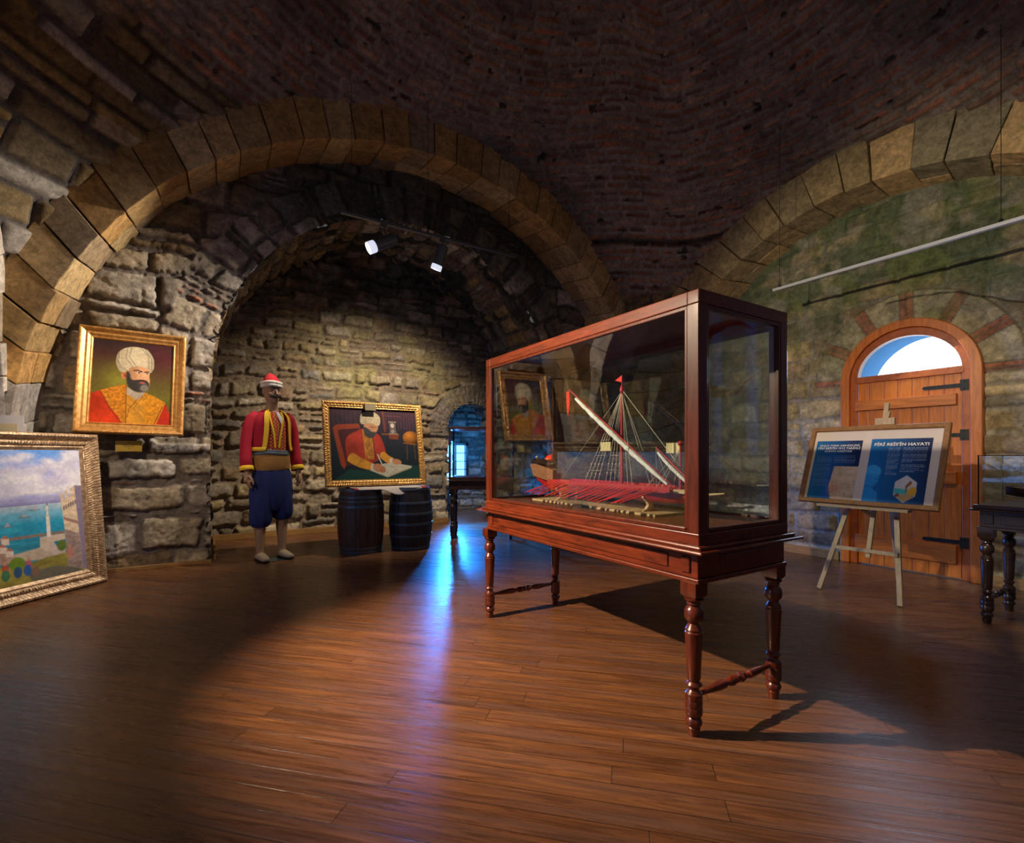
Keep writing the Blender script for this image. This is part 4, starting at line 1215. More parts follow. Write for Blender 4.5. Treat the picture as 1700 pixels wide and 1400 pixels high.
MB().box(-.088, .088, -.0068, -.006, -.044, -.043).box(-.088, .088, -.0068, -.006, .043, .044).box(-.089, -.088, -.0068, -.006, -.044, .044).box(.088, .089, -.0068, -.006, -.044, .044).build('plaque_border', plain('engraving2', (.22, .13, .02), .6), o_pl)
MB().box(-.02, .02, 0, .06, -.02, .02).build('wall_fixing', M_BLACK, o_pl)

# ------------------------------------------------------------------ writing scholar painting on the barrels
W2, H2_ = 1.115, .945
wr = tag(empty('framed_painting', (1.595, 5.335, .7075), (R(-12.5), 0, R(0))), 'carved gilt-framed painting of a turbaned man writing in a book, propped on two barrels', 'painting')
frame_mesh('picture_frame', W2, H2_, [(0, 0), (0, .030), (.006, .036), (.022, .036), (.030, .026), (.045, .030), (.058, .020), (.066, .022), (.072, .004), (.072, 0)], M_GOLDC, wr,
           orn=lambda j, q: (.004 * math.sin(q * 260) if j in (2, 3) else .004 * math.sin(q * 180 + 1) if j == 5 else 0), seg=.006)
W, Hh = W2 - .135, H2_ - .135
c = Cv(W, Hh, .0042)
c.grad([(0, (.006, .016, .022)), (.3, (.008, .018, .030)), (.6, (.025, .018, .035)), (.82, (.05, .022, .035))])
f = lambda pts: [((x - 95) / 730 * W, (728 - y) / 595 * Hh) for x, y in pts]
E2 = lambda x, y, rx, ry, col, **k: c.ell((x - 95) / 730 * W, (728 - y) / 595 * Hh, rx / 730 * W, ry / 595 * Hh, col, **k)
for x in range(95, 330, 34): c.line(f([(x, 125), (x + 4, 280)]), .012, (.09, .03, .04), .6, .008)
for x in range(560, 820, 26): c.line(f([(x, 150), (x, 300)]), .012, (.10, .03, .05), .7, .008)
c.line(f([(535, 140), (545, 320)]), .024, (.16, .035, .03)); c.line(f([(520, 345), (660, 350)]), .018, (.22, .06, .02)); c.poly(f([(575, 350), (660, 352), (655, 390), (578, 385)]), (.20, .05, .02))
c.line(f([(560, 185), (690, 190)]), .01, (.13, .04, .05))
c.poly(f([(582, 235), (645, 235), (638, 285), (650, 345), (580, 345), (592, 285)]), (.12, .10, .10)); c.line(f([(582, 238), (645, 238)]), .010, (.35, .25, .18)); c.line(f([(580, 342), (652, 342)]), .010, (.35, .25, .18)); E2(612, 270, 16, 20, (.6, .5, .45)); E2(614, 320, 16, 16, (.35, .28, .25))
E2(770, 375, 72, 60, (.42, .15, .02), shade=lambda u, v: np.clip(1.4 - .9 * np.hypot(u + .3, v - .35), .15, 2)); c.line(f([(700, 420), (810, 432)]), .010, (.30, .10, .02))
c.line(f([(730, 440), (725, 560)]), .012, (.10, .05, .03)); c.line(f([(795, 440), (800, 560)]), .012, (.10, .05, .03))
c.poly(f([(120, 300), (150, 275), (330, 262), (340, 300), (180, 315), (160, 340), (215, 600), (195, 640), (170, 600)]), (.30, .05, .02), .006)
c.poly(f([(160, 320), (330, 300), (330, 600), (220, 610)]), (.07, .015, .02), .008)
c.poly(f([(95, 735), (240, 640), (400, 655), (560, 600), (830, 620), (840, 735)]), (.008, .05, .045), .008)
c.poly(f([(215, 430), (235, 370), (300, 330), (365, 305), (480, 345), (515, 400), (540, 500), (500, 545), (430, 590), (330, 600), (230, 570)]), (.36, .035, .02), .006, smooth=True, shade=lambda x, y: .5 + 1.0 * fbm(x * 8, y * 8, 4))
c.poly(f([(365, 320), (400, 330), (440, 400), (440, 560), (390, 560), (365, 480)]), (.42, .17, .03), .005, shade=lambda x, y: .4 + 1.2 * fbm(x * 50, y * 50, 4))
c.line(f([(358, 310), (366, 430), (372, 560)]), .010, (.50, .24, .04)); c.line(f([(440, 380), (452, 560)]), .008, (.08, .02, .03))
c.poly(f([(222, 560), (262, 505), (330, 545), (430, 600), (415, 645), (330, 630), (250, 590)]), (.62, .28, .03), .005, smooth=True, shade=lambda x, y: .6 + .8 * fbm(x * 25, y * 25, 6))
c.poly(f([(485, 530), (520, 495), (565, 530), (610, 560), (590, 600), (530, 580)]), (.62, .28, .03), .005, smooth=True)
c.poly(f([(395, 650), (520, 595), (600, 590), (760, 620), (745, 640), (545, 712)]), (.52, .50, .40), .004); c.line(f([(535, 600), (620, 640), (550, 705)]), .004, (.25, .22, .17)); c.line(f([(545, 708), (755, 632)]), .010, (.28, .25, .18))
for q in range(5): c.line(f([(560 + q * 12, 612 + q * 3), (700 + q * 6, 622 + q * 3)]), .003, (.35, .32, .26), .6)
E2(425, 622, 18, 28, (.62, .58, .5)); E2(475, 632, 52, 34, (.50, .22, .11), rot=-.3); E2(505, 650, 25, 22, (.42, .17, .08)); E2(582, 572, 16, 22, (.62, .58, .5)); E2(628, 582, 42, 24, (.52, .24, .12), rot=-.2)
c.line(f([(470, 520), (505, 610)]), .012, (.62, .60, .55))
c.poly(f([(372, 270), (420, 250), (485, 265), (478, 320), (440, 345), (400, 345), (375, 320)]), (.52, .25, .13), .004, smooth=True)
c.poly(f([(368, 290), (400, 300), (430, 325), (470, 335), (445, 375), (410, 380), (375, 355)]), (.05, .05, .055), .005, smooth=True); c.line(f([(425, 285), (470, 292)]), .007, (.08, .03, .02)); c.line(f([(458, 292), (462, 318)]), .006, (.65, .35, .2))
c.poly(f([(342, 230), (355, 180), (400, 155), (460, 160), (505, 195), (510, 245), (490, 275), (430, 255), (380, 265), (350, 262)]), (.50, .42, .27), .004, smooth=True, shade=lambda x, y: .7 + .6 * fbm(x * 14, y * 4, 3))
for p in ([(400, 160), (385, 210), (390, 262)], [(440, 158), (440, 210), (430, 255)], [(480, 175), (490, 220), (475, 265)]): c.line(f(p), .005, (.24, .19, .11), .7, .004)
c.build('canvas', M_PAINT, wr, -W / 2, .067, -.006, tone=.80)
o = MB(); o.bar((0, .004, .72), (0, .175, .02), .03, .012); o.build('prop_strut', M_DARKW, wr)
pl = MB(); pl.box(-.062, .062, -.008, 0, -.042, .042)
wl = tag(pl.build('dark_plaque', plain('tarnished_plaque', (.16, .13, .07), .5, .2, .2), None, bevel=.001), 'small dark olive plaque over the top frame of the writing-man painting', 'plaque')
wl.rotation_euler = (R(-12.5), 0, 0); wl.location = wr.matrix_basis @ Vector((-.045, -.0385, .875))
bpy.context.view_layer.update(); wl.location = Matrix.Translation(wr.location) @ wr.rotation_euler.to_matrix().to_4x4() @ Vector((-.045, -.040, .890))

# ------------------------------------------------------------------ harbour landscape leaning at the left
LW, LH = 1.85, 1.215
ang = R(50)
brc = Vector((-.742, 5.228, 0)); dirx = Vector((math.cos(ang), math.sin(ang), 0))
lctr = brc - dirx * LW / 2
lan = tag(empty('framed_landscape', lctr, (R(-4.5), 0, ang)), 'large antique-gilt framed harbour landscape with minaret and tower, leaning at floor level', 'painting')
frame_mesh('picture_frame', LW, LH, [(0, 0), (0, .045), (.008, .060), (.022, .064), (.034, .056), (.048, .036), (.060, .030), (.072, .038), (.084, .034), (.096, .020), (.106, .022), (.112, .016), (.128, .008), (.130, 0)], M_GOLDA, lan,
           orn=lambda j, q: (.0022 * math.sin(q * 260 + j) if j in (2, 3, 4) else .004 * math.sin(q * 330 + j * 2) if j in (6, 7, 8) else .002 * math.sin(q * 600) if j == 10 else 0), seg=.006)
W, Hh = LW - .25, LH - .25
c = Cv(W, Hh, .0042)
c.grad([(0, (.05, .06, .02)), (.30 * Hh, (.02, .20, .32)), (.44 * Hh, (.02, .28, .45)), (.52 * Hh, (.18, .42, .58)), (.575 * Hh, (.45, .48, .55)), (.58 * Hh, (.20, .20, .42)), (.61 * Hh, (.33, .32, .55)), (.8 * Hh, (.28, .36, .68)), (Hh, (.10, .28, .72))])
cl = sstep(.48, .66, fbm(c.x * 3.2, c.y * 6, 61, 5)) * sstep(.60 * Hh, .68 * Hh, c.y)
c.mixc(.85 * cl, (.72, .68, .72))
c.mixc(.4 * sstep(.5, .7, fbm(c.x * 4, c.y * 9, 63, 4)) * sstep(.6 * Hh, .7 * Hh, c.y), (.36, .33, .60))
c.mixc(.35 * sstep(.5, .7, fbm(c.x * 8, c.y * 50, 65, 3)) * (c.y < .57 * Hh), (.05, .40, .50))


def lx_(pts):
    out = []
    for x, y in pts:
        k = (577 - x) / 577; d = .60 * k * (1 - .06 * k); yb = 1085 + 130 * k
        out.append((W - d, (yb - y) / (yb - 240) * Hh))
    return out


c.line(lx_([(-900, 1050), (0, 880), (240, 845), (430, 820)]), .020, (.22, .15, .12), 1, .004)
c.poly(lx_([(60, 985), (250, 930), (320, 935), (430, 900), (430, 990), (300, 1010), (100, 1030)]), (.45, .36, .28), .005)
c.poly(lx_([(-1500, 1000), (-600, 960), (-100, 930), (40, 950), (90, 1000), (60, 1040), (-300, 1090), (-1500, 1120)]), (.40, .26, .20), .006, shade=lambda x, y: .4 + 1.3 * fbm(x * 22, y * 25, 7))
for x, y, w_ in ((20, 870, 26), (0, 930, 30), (45, 955, 24), (-60, 900, 34), (-130, 950, 40), (-220, 920, 34), (-330, 960, 40), (-480, 950, 50)):
    c.poly(lx_([(x - w_, y), (x, y - 26), (x + w_, y)]), (.42, .13, .08)); c.poly(lx_([(x - w_, y), (x + w_, y), (x + w_, y + 42), (x - w_, y + 42)]), (.62, .50, .42))
c.poly(lx_([(-1500, 1110), (-300, 1080), (130, 1060), (290, 1000), (440, 965), (600, 1000), (600, 1110), (300, 1200), (-1500, 1500)]), (.30, .25, .05), .006, shade=lambda x, y: .35 + 1.3 * fbm(x * 9, y * 14, 9))
c.poly(lx_([(150, 1110), (330, 1060), (500, 1060), (560, 1085), (340, 1160), (180, 1170)]), (.13, .12, .09), .012)
c.poly(lx_([(252, 860), (325, 845), (430, 830), (432, 870), (325, 895), (322, 962), (290, 955), (250, 930)]), (.52, .42, .33), .004)
c.poly(lx_([(304, 700), (328, 700), (330, 855), (302, 858)]), (.66, .60, .55), .003); c.poly(lx_([(306, 640), (325, 640), (316, 598)]), (.18, .18, .28), .003); c.line(lx_([(315, 640), (316, 700)]), .014, (.62, .57, .52)); c.line(lx_([(302, 708), (330, 708)]), .008, (.40, .35, .33)); c.line(lx_([(304, 670), (328, 670)]), .006, (.45, .4, .36))
c.poly(lx_([(322, 895), (345, 890), (400, 965), (350, 985), (325, 960)]), (.50, .40, .38), .004)
c.ell(*lx_([(402, 915)])[0], .034, .042, (.10, .16, .03)); c.ell(*lx_([(90, 1045)])[0], .05, .045, (.13, .22, .02)); c.ell(*lx_([(480, 1030)])[0], .045, .035, (.03, .10, .05))
c.poly(lx_([(412, 552), (435, 545), (437, 590), (448, 590), (450, 528), (470, 520), (472, 575), (485, 575), (488, 512), (522, 490), (600, 492), (610, 1085), (440, 1060), (432, 800)]), (.60, .46, .33), .003, shade=lambda x, y: (.75 + .5 * fbm(x * 15, y * 60, 13)) * (1 - .25 * sstep(.5, .1, y)))
c.poly(lx_([(522, 490), (600, 492), (610, 1085), (548, 1075)]), (.20, .16, .24), .004)
c.poly(lx_([(428, 712), (533, 740), (535, 765), (430, 735)]), (.28, .17, .13), .003); c.poly(lx_([(432, 800), (535, 830), (548, 1075), (440, 1060)]), (.26, .19, .17), .004, shade=lambda x, y: .6 + .8 * fbm(x * 30, y * 60, 15))
for i in range(6): c.line(lx_([(436 + i * 17, 662 - i * 9), (437 + i * 17, 640 - i * 9)]), .010, (.14, .10, .12))
for x, y, col in ((10, 1085, (.40, .08, .05)), (165, 1055, (.40, .10, .12)), (460, 965, (.45, .18, .14)), (-80, 1110, (.4, .3, .1)), (-150, 1100, (.1, .2, .4))):
    c.ell(*lx_([(x, y)])[0], .020, .045, col); c.ell(*lx_([(x, y - 42)])[0], .011, .014, (.45, .25, .16))
for x, y, col in ((10, 1130, (.05, .16, .08)), (90, 1105, (.03, .08, .18)), (155, 1090, (.03, .10, .30)), (210, 1095, (.20, .12, .08))):
    c.ell(*lx_([(x, y)])[0], .026, .040, col)
for x, y in ((155, 718), (230, 665), (40, 785), (-100, 730), (-350, 760), (-600, 700)):
    p = lx_([(x, y)])[0]; c.ell(p[0], p[1], .034, .006, (.12, .14, .20)); c.poly([(p[0] - .02, p[1]), (p[0] + .004, p[1] + .03), (p[0] + .02, p[1])], (.35, .36, .42))
c.build('canvas', M_PAINT, lan, -W / 2, .125, -.008, tone=1.35)
o = MB(); o.box(-LW / 2 + .04, LW / 2 - .04, -.002, .01, .04, LH - .04).build('backing_board', M_DARKW, lan)

cd = MB(); cd.box(-.11, .11, -.004, 0, -.065, .065)
wc = tag(cd.build('wall_card', M_WHITE, None, loc=(-1.25, Y1 - .035, 1.27)), 'white card with a cream panel on the column above the harbour landscape', 'card')
MB().box(-.075, .075, -.0055, -.004, -.055, .005).build('cream_panel', M_CREAM, wc)
MB().box(-.02, .02, 0, .06, -.02, .02).build('wall_fixing', M_BLACK, wc)

# ------------------------------------------------------------------ barrels
M_HOOP = plain('blue_grey_hoop', (.10, .13, .165), .45, .5, .3, 25, .2, 60)
def stave_wood(name, c1, c2):
    m = wood(name, c1, c2, .5, (6, 6, 1.0), 6, 0, .1); return m


def barrel(name, loc, H, r0, r1, hoops, mat, label):
    b = tag(empty(name, loc), label, 'barrel', None)
    n = 66; nz = 22; vs = []; fs = []
    R_ = lambda z: r0 + (r1 - r0) * (1 - (2 * z / H - 1) ** 2)
    for i in range(nz + 1):
        z = H * i / nz
        for k in range(n):
            r = R_(z) - (.0035 if k % 3 == 0 else 0); a = 2 * PI * k / n; vs.append((r * math.cos(a), r * math.sin(a), z))
    for i in range(nz):
        for k in range(n): fs.append((i * n + k, i * n + (k + 1) % n, (i + 1) * n + (k + 1) % n, (i + 1) * n + k))
    mb = MB(); mb.add(vs, fs + [tuple(range(n - 1, -1, -1))]); 
    mb.lathe([(R_(H) - .001, H), (R_(H) - .018, H), (R_(H) - .020, H - .022), (.001, H - .022)], n=n, cap=False)
    mb.build('staves', mat, b, smooth=False)
    for z, w in hoops:
        h = MB(); h.lathe([(R_(z - w / 2) - .002, z - w / 2), (R_(z - w / 2) + .004, z - w / 2 + .001), (R_(z) + .005, z), (R_(z + w / 2) + .004, z + w / 2 - .001), (R_(z + w / 2) - .002, z + w / 2)], n=48, cap=False)
        h.build('hoop', M_HOOP, b, smooth=True)
    return b


barrel('wooden_barrel', (1.415, 5.37, 0), .69, .212, .245, [(.018, .034), (.06, .022), (.50, .030), (.555, .018), (.60, .026), (.672, .034)], stave_wood('barrel_brown', (.03, .018, .014), (.13, .06, .035)), 'dark brown wooden barrel under the left half of the writing-man painting')
barrel('wooden_barrel', (1.950, 5.285, 0), .69, .205, .243, [(.020, .034), (.155, .026), (.285, .028), (.40, .028), (.52, .026), (.672, .032)], stave_wood('barrel_black', (.012, .012, .016), (.05, .03, .03)), 'black barrel ringed by pale hoops under the right half of the writing-man painting')
# crumpled cloth over the barrel heads
A_, B_ = np.meshgrid(np.linspace(0, 1, 90), np.linspace(0, 1, 40), indexing='ij')
xx = 1.28 + A_ * .80; ed = .03 * np.sin(A_ * 9) + .05 * (fbm(A_ * 5, A_ * 0 + 2, 5) - .5)
yy = 5.46 - B_ * (.36 + ed)
zz = .6955 + .007 * fbm(A_ * 16, B_ * 9, 8) 
hang = np.maximum(0, B_ - .80) / .20; dip = np.exp(-((A_ - .60) / .16) ** 2)
zz = zz - hang ** 1.3 * (.012 + .075 * dip); 
P = np.stack([xx, yy - hang * .006, zz], -1)
Cc = np.ones(P.shape) * np.array((.50, .46, .44)); rd = (((A_ < .05) & (B_ > .7)) | ((A_ > .9) & (B_ > .75)))
Cc[rd] = (.30, .03, .03)
cl_ = grid_mesh('crumpled_cloth', P, Cc, np.ones(P.shape[:2], bool), vcol('pale_cloth', .9, .3, 60, .1), None)
md = cl_.modifiers.new('thick', 'SOLIDIFY'); md.thickness = .003; md.offset = 1
tag(cl_, 'crumpled off-white cloth spread over both barrel tops below the gilt frame', 'cloth')


# ------------------------------------------------------------------ the costumed mannequin
def loft(mb, secs, n=40, a0=0.0, fold=None, cap=False):
    """secs: (cx, cy, z, rx, ry); a measured from the front (-y); a0 opens a gap at the front"""
    full = a0 == 0 or (hasattr(a0, '__len__') and False)
    vs = []; fs = []
    for i, (x, y, z, rx, ry) in enumerate(secs):
        g = a0[i] if hasattr(a0, '__len__') else a0
        for k in range(n):
            a = (2 * PI * k / n) if full else g[0] + (2 * PI - g[0] - g[1]) * k / (n - 1)
            f_ = fold(a, i / (len(secs) - 1)) if fold else 0
            vs.append((x - (rx + f_) * math.sin(a), y - (ry + f_) * math.cos(a), z))
    m = n if full else n - 1
    for i in range(len(secs) - 1):
        for k in range(m): fs.append((i * n + k, i * n + (k + 1) % n, (i + 1) * n + (k + 1) % n, (i + 1) * n + k))
    if cap and full: fs += [tuple(range(n)), tuple((len(secs) - 1) * n + k for k in range(n))]
    mb.add(vs, fs)


man = tag(empty('mannequin', (.545, 5.43, 0), (0, 0, R(18))), 'life-size mannequin in red yellow-trimmed jacket, blue baggy breeches and wrapped red cap', 'mannequin')
M_SKIN = plain('mannequin_skin', (.34, .20, .115), .5, 0, .1)
b = MB()
loft(b, [(0, 0, .86, .13, .09), (0, 0, .95, .155, .10), (0, 0, 1.08, .135, .092), (0, 0, 1.22, .155, .105), (0, 0, 1.36, .160, .100), (0, .005, 1.44, .135, .080), (0, .01, 1.49, .075, .062), (0, .0, 1.53, .055, .056), (0, -.008, 1.60, .053, .055)], 28, cap=True)
# head
HZ = 1.675
hs = [(0, -.02, 1.555, .028, .035), (0, -.018, 1.572, .046, .062), (0, -.010, 1.60, .058, .080), (0, -.002, 1.64, .068, .092), (0, .004, 1.68, .074, .098), (0, .008, 1.72, .076, .100), (0, .010, 1.76, .070, .092), (0, .010, 1.79, .050, .068), (0, .010, 1.803, .02, .03)]
def hf(a, q):
    fr = math.cos(a)
    return -.006 * (abs(q - .60) < .07) * (fr > .8)
loft(b, hs, 32, cap=True, fold=hf)
b.tube([(0, -.098, 1.695), (0, -.112, 1.665), (0, -.122, 1.648), (0, -.104, 1.640)], [.007, .010, .014, .012], 8)
for s in (-1, 1):
    b.ball((s * .030, -.088, 1.707), (.022, .012, .006), 10, 6); b.ball((s * .031, -.083, 1.688), (.013, .010, .008), 10, 6)
    b.ball((s * .077, .012, 1.675), (.008, .018, .030), 10, 8)
    b.ball((s * .045, -.068, 1.655), (.020, .016, .018), 10, 6)
b.ball((0, -.098, 1.612), (.022, .010, .005), 10, 6); b.ball((0, -.098, 1.601), (.020, .010, .006), 10, 6); b.ball((0, -.082, 1.573), (.022, .018, .014), 10, 6)
for s in (-1, 1):
    # arms
    b.tube([(s * .16, .005, 1.43), (s * .205, .01, 1.36), (s * .235, .02, 1.18), (s * .245, .01, 1.12), (s * .25, -.02, .98), (s * .25, -.045, .865)], [.036, .038, .036, .036, .034, .026], 14)
    # palm and fingers, relaxed and slightly curled
    hx_, hy_, hz_ = s * .25, -.052, .845
    b.tube([(hx_, hy_ + .004, .872), (hx_, hy_ - .002, .84), (hx_, hy_ - .008, .80), (hx_, hy_ - .010, .785)], [(.016, .026), (.018, .036), (.015, .040), (.011, .038)], 14, up=(1, 0, 0))
    for k, L in enumerate((.066, .076, .072, .056)):
        yo = hy_ - .040 + k * .0215
        b.tube([(hx_, yo, .795), (hx_ - s * .002, yo - .003, .795 - L * .45), (hx_ - s * .012, yo - .002, .795 - L * .78), (hx_ - s * .026, yo + .001, .795 - L)], [.0098, .0092, .0085, .0072], 8)
    b.tube([(hx_ - s * .004, hy_ - .030, .845), (hx_ - s * .016, hy_ - .056, .815), (hx_ - s * .024, hy_ - .064, .785), (hx_ - s * .028, hy_ - .062, .762)], [.012, .0115, .0105, .008], 8)
    # legs
    fx = s * .105
    b.tube([(s * .09, 0, .88), (s * .10, 0, .70), (s * .105, -.01, .50), (s * .107, .0, .44), (s * .108, .018, .33), (s * .108, .012, .20), (s * .108, .014, .10), (s * .108, .01, .05)], [.085, .078, .060, .056, .056, .042, .036, .040], 16)
    b.tube([(s * .108, .045, .040), (s * .110, -.03, .042), (s * .116, -.10, .030), (s * .12, -.155, .026)], [(.030, .030), (.036, .034), (.040, .022), (.024, .016)], 12)
body = b.build('body', M_SKIN, man, smooth=True)
rm = body.modifiers.new('one_skin', 'REMESH'); rm.mode = 'VOXEL'; rm.voxel_size = .0062; rm.use_smooth_shade = True
smo = body.modifiers.new('soft', 'SMOOTH'); smo.factor = .5; smo.iterations = 2
hb = MB()
for s in (-1, 1):
    hb.tube([(s * .002, -.112, 1.628), (s * .020, -.119, 1.626), (s * .042, -.106, 1.622), (s * .062, -.086, 1.626)], [.012, .015, .012, .004], 8)
M_HAIR = plain('black_hair', (.012, .010, .009), .7)
hb.ball((0, -.112, 1.627), (.012, .009, .008), 10, 6)
hb.build('moustache', M_HAIR, man, smooth=True)
for s in (-1, 1): MB().tube([(s * .012, -.100, 1.716), (s * .032, -.100, 1.721), (s * .052, -.085, 1.716)], [.004, .006, .003], 6).build('eyebrow', M_HAIR, man, smooth=True)
M_EYE = plain('dark_eyes', (.02, .012, .01), .2)
for s in (-1, 1): MB().ball((s * .031, -.0895, 1.692), (.009, .005, .0045), 10, 6).build('eye', M_EYE, man, smooth=True)
cp = MB(); loft(cp, [(0, .006, 1.725, .080, .102), (0, .008, 1.76, .083, .103), (0, .014, 1.80, .072, .088), (0, .022, 1.835, .050, .060), (0, .030, 1.862, .024, .028), (0, .034, 1.872, .006, .006)], 30, cap=True)
capo = cp.build('cap', plain('red_felt', (.62, .02, .03), .9, 0, .1), man, smooth=True)
cb = MB()
def torus(mb, z, R0x, R0y, r, cyy=.006, n=40, wob=.003):
    mb_pts = [( -(R0x) * math.sin(2 * PI * k / n), cyy - R0y * math.cos(2 * PI * k / n), z + wob * math.sin(6 * PI * k / n)) for k in range(n + 1)]
    mb.tube(mb_pts, r, 10, cap=False)
torus(cb, 1.737, .082, .103, .019); torus(cb, 1.765, .083, .103, .019)
cb.build('cap_wrap', plain('white_wrap', (.72, .66, .58), .9, 0, .1, 40, .3, 60), man, smooth=True)
# jacket: open shell with sleeves
M_JACK = plain('crimson_wool', (.36, .006, .024), .9, 0, .12, 30, .15, 60)
M_YEL = plain('yellow_braid', (.78, .50, .02), .8, 0, .15, 40, .4, 90)
jf = lambda a, q: .005 * math.sin(a * 5 + q * 2) * (1 - q)
secs = [(0, 0, 1.085, .180, .135), (0, 0, 1.17, .180, .132), (0, 0, 1.28, .186, .132), (0, 0, 1.37, .192, .128), (0, .004, 1.43, .182, .112), (0, .008, 1.47, .135, .090), (0, .010, 1.498, .085, .074)]
gap = [(.62, .80), (.52, .72), (.44, .64), (.40, .60), (.40, .60), (.50, .66), (.55, .70)]
j = MB(); loft(j, secs, 44, a0=gap, fold=jf)
for s in (-1, 1):
    pts = [(s * .140, .008, 1.450), (s * .185, .010, 1.405), (s * .218, .015, 1.30), (s * .236, .018, 1.16), (s * .246, .0, 1.02), (s * .250, -.035, .895)]
    j.tube(pts, [.046, .054, .056, .053, .054, .060], 20, cap=False)
jo = j.build('jacket', M_JACK, man, smooth=True); md = jo.modifiers.new('thick', 'SOLIDIFY'); md.thickness = .008
def arc_strip(z0, z1, g0, g1, grow=.006, nn=8):
    m_ = MB(); 
    def at(z):
        zs = [q[2] for q in secs]; return [np.interp(z, zs, [q[i] for q in secs]) for i in (0, 1)] + [z] + [np.interp(z, zs, [q[i] for q in secs]) for i in (3, 4)]
    vs = []; fs = []
    for i in range(nn + 1):
        z = z0 + (z1 - z0) * i / nn; cx_, cy_, _, rx, ry = at(z)
        a_s = g0(z); a_e = g1(z)
        for k in range(25):
            a = a_s + (a_e - a_s) * k / 24; q = (z - 1.085) / .413
            vs.append((cx_ - (rx + grow + jf(a, q)) * math.sin(a), cy_ - (ry + grow + jf(a, q)) * math.cos(a), z))
    for i in range(nn):
        for k in range(24): fs.append((i * 25 + k, i * 25 + k + 1, (i + 1) * 25 + k + 1, (i + 1) * 25 + k))
    m_.add(vs, fs); return m_
zs = [q[2] for q in secs]
gl = lambda z: float(np.interp(z, zs, [g[0] for g in gap])); gr_ = lambda z: 2 * PI - float(np.interp(z, zs, [g[1] for g in gap]))
for nm, mbx in (('front_braid', arc_strip(1.085, 1.497, gl, lambda z: gl(z) + .24, .006, 20)), ('front_braid', arc_strip(1.085, 1.497, lambda z: gr_(z) - .20, gr_, .006, 20)), ('hem_braid', arc_strip(1.084, 1.122, gl, gr_, .007, 2))):
    q = mbx.build(nm, M_YEL, jo, smooth=True); md = q.modifiers.new('thick', 'SOLIDIFY'); md.thickness = .006; md.offset = 1
for s in (-1, 1):
    t = MB(); t.tube([(s * .249, -.024, .935), (s * .250, -.036, .892)], [.061, .064], 20, cap=False)
    q = t.build('cuff_braid', M_YEL, jo, smooth=True); md = q.modifiers.new('thick', 'SOLIDIFY'); md.thickness = .005
# striped shirt and waistcoat edging
m, nt, bb = nmat('striped_shirt')
tc = N(nt, 'ShaderNodeTexCoord'); wv = N(nt, 'ShaderNodeTexWave', Scale=9.0, Distortion=1.5); wv.inputs['Detail'].default_value = 2; nt.links.new(tc.outputs['Object'], wv.inputs[0])
ck_ = N(nt, 'ShaderNodeTexChecker', Scale=60); nt.links.new(tc.outputs['Object'], ck_.inputs[0]); ck_.inputs[1].default_value = (.60, .30, .06, 1); ck_.inputs[2].default_value = (.06, .03, .03, 1)
mx = N(nt, 'ShaderNodeMix', data_type='RGBA'); mx.inputs[6].default_value = (.50, .02, .015, 1); nt.links.new(wv.outputs['Fac'], mx.inputs[0]); nt.links.new(ck_.outputs[0], mx.inputs[7]); nt.links.new(mx.outputs[2], bb.inputs['Base Color']); bb.inputs['Roughness'].default_value = .9
sh = MB(); loft(sh, [(0, 0, .95, .160, .112), (0, 0, 1.08, .155, .112), (0, 0, 1.22, .166, .118), (0, 0, 1.36, .166, .112), (0, .005, 1.44, .140, .090), (0, .006, 1.475, .095, .075)], 32, fold=lambda a, q: .003 * math.sin(a * 9))
sh.build('shirt', m, man, smooth=True)
ln = MB()
for s in (-1, 1):
    ln.tube([(s * .058, -.075, 1.475), (s * .064, -.104, 1.42), (s * .050, -.122, 1.34), (s * .030, -.124, 1.24), (s * .020, -.120, 1.12)], [(.010, .004)] * 5, 8, up=(0, 1, 0))
ln.build('waistcoat_braid', M_YEL, man, smooth=True)
nk = MB(); nk.tube([(.02, -.078, 1.47), (.045, -.108, 1.40), (.05, -.120, 1.34)], [(.014, .004), (.020, .004), (.004, .003)], 8, up=(0, 1, 0)); nk.build('neck_cloth', M_WHITE, man, smooth=True)
ss_ = MB(); loft(ss_, [(0, 0, .895, .168, .128), (0, 0, .91, .176, .134), (0, 0, .95, .178, .136), (0, 0, .99, .176, .134), (0, 0, 1.03, .172, .130), (0, 0, 1.052, .164, .124)], 40, fold=lambda a, q: .003 * math.sin(q * 16 + a * 2))
ss_.build('sash', plain('ochre_sash', (.30, .15, .035), .8, 0, .3, 14, .3, 50), man, smooth=True)
sf = MB(); torus(sf, 1.062, .160, .124, .016, 0, 40, .006); torus(sf, 1.084, .155, .120, .012, 0, 40, .005)
sf.build('waist_scarf', plain('grey_blue_scarf', (.12, .16, .20), .85, 0, .6, 50, .5, 60), man, smooth=True)
tr_ = MB()
tf = lambda a, q: .010 * math.sin(a * 11 + 1.5 * q) * min(1, (1 - q) * 1.6 + .2)
loft(tr_, [(0, .01, .50, .165, .11), (0, .01, .56, .195, .135), (0, .005, .66, .200, .145), (0, 0, .78, .192, .140), (0, 0, .87, .178, .130), (0, 0, .915, .165, .122)], 60, fold=tf)
for s, zb_ in ((-1, .335), (1, .395)):
    loft(tr_, [(s * .108, 0, zb_, .062, .066), (s * .108, 0, zb_ + .02, .085, .085), (s * .106, 0, zb_ + .07, .100, .105), (s * .100, 0, .58, .100, .125), (s * .095, 0, .68, .095, .120)], 36, fold=lambda a, q: .008 * math.sin(a * 8) * (1 - .5 * q))
tr_.build('breeches', plain('navy_blue_cotton', (.008, .020, .12), .85, 0, .2, 20, .2, 50), man, smooth=True)
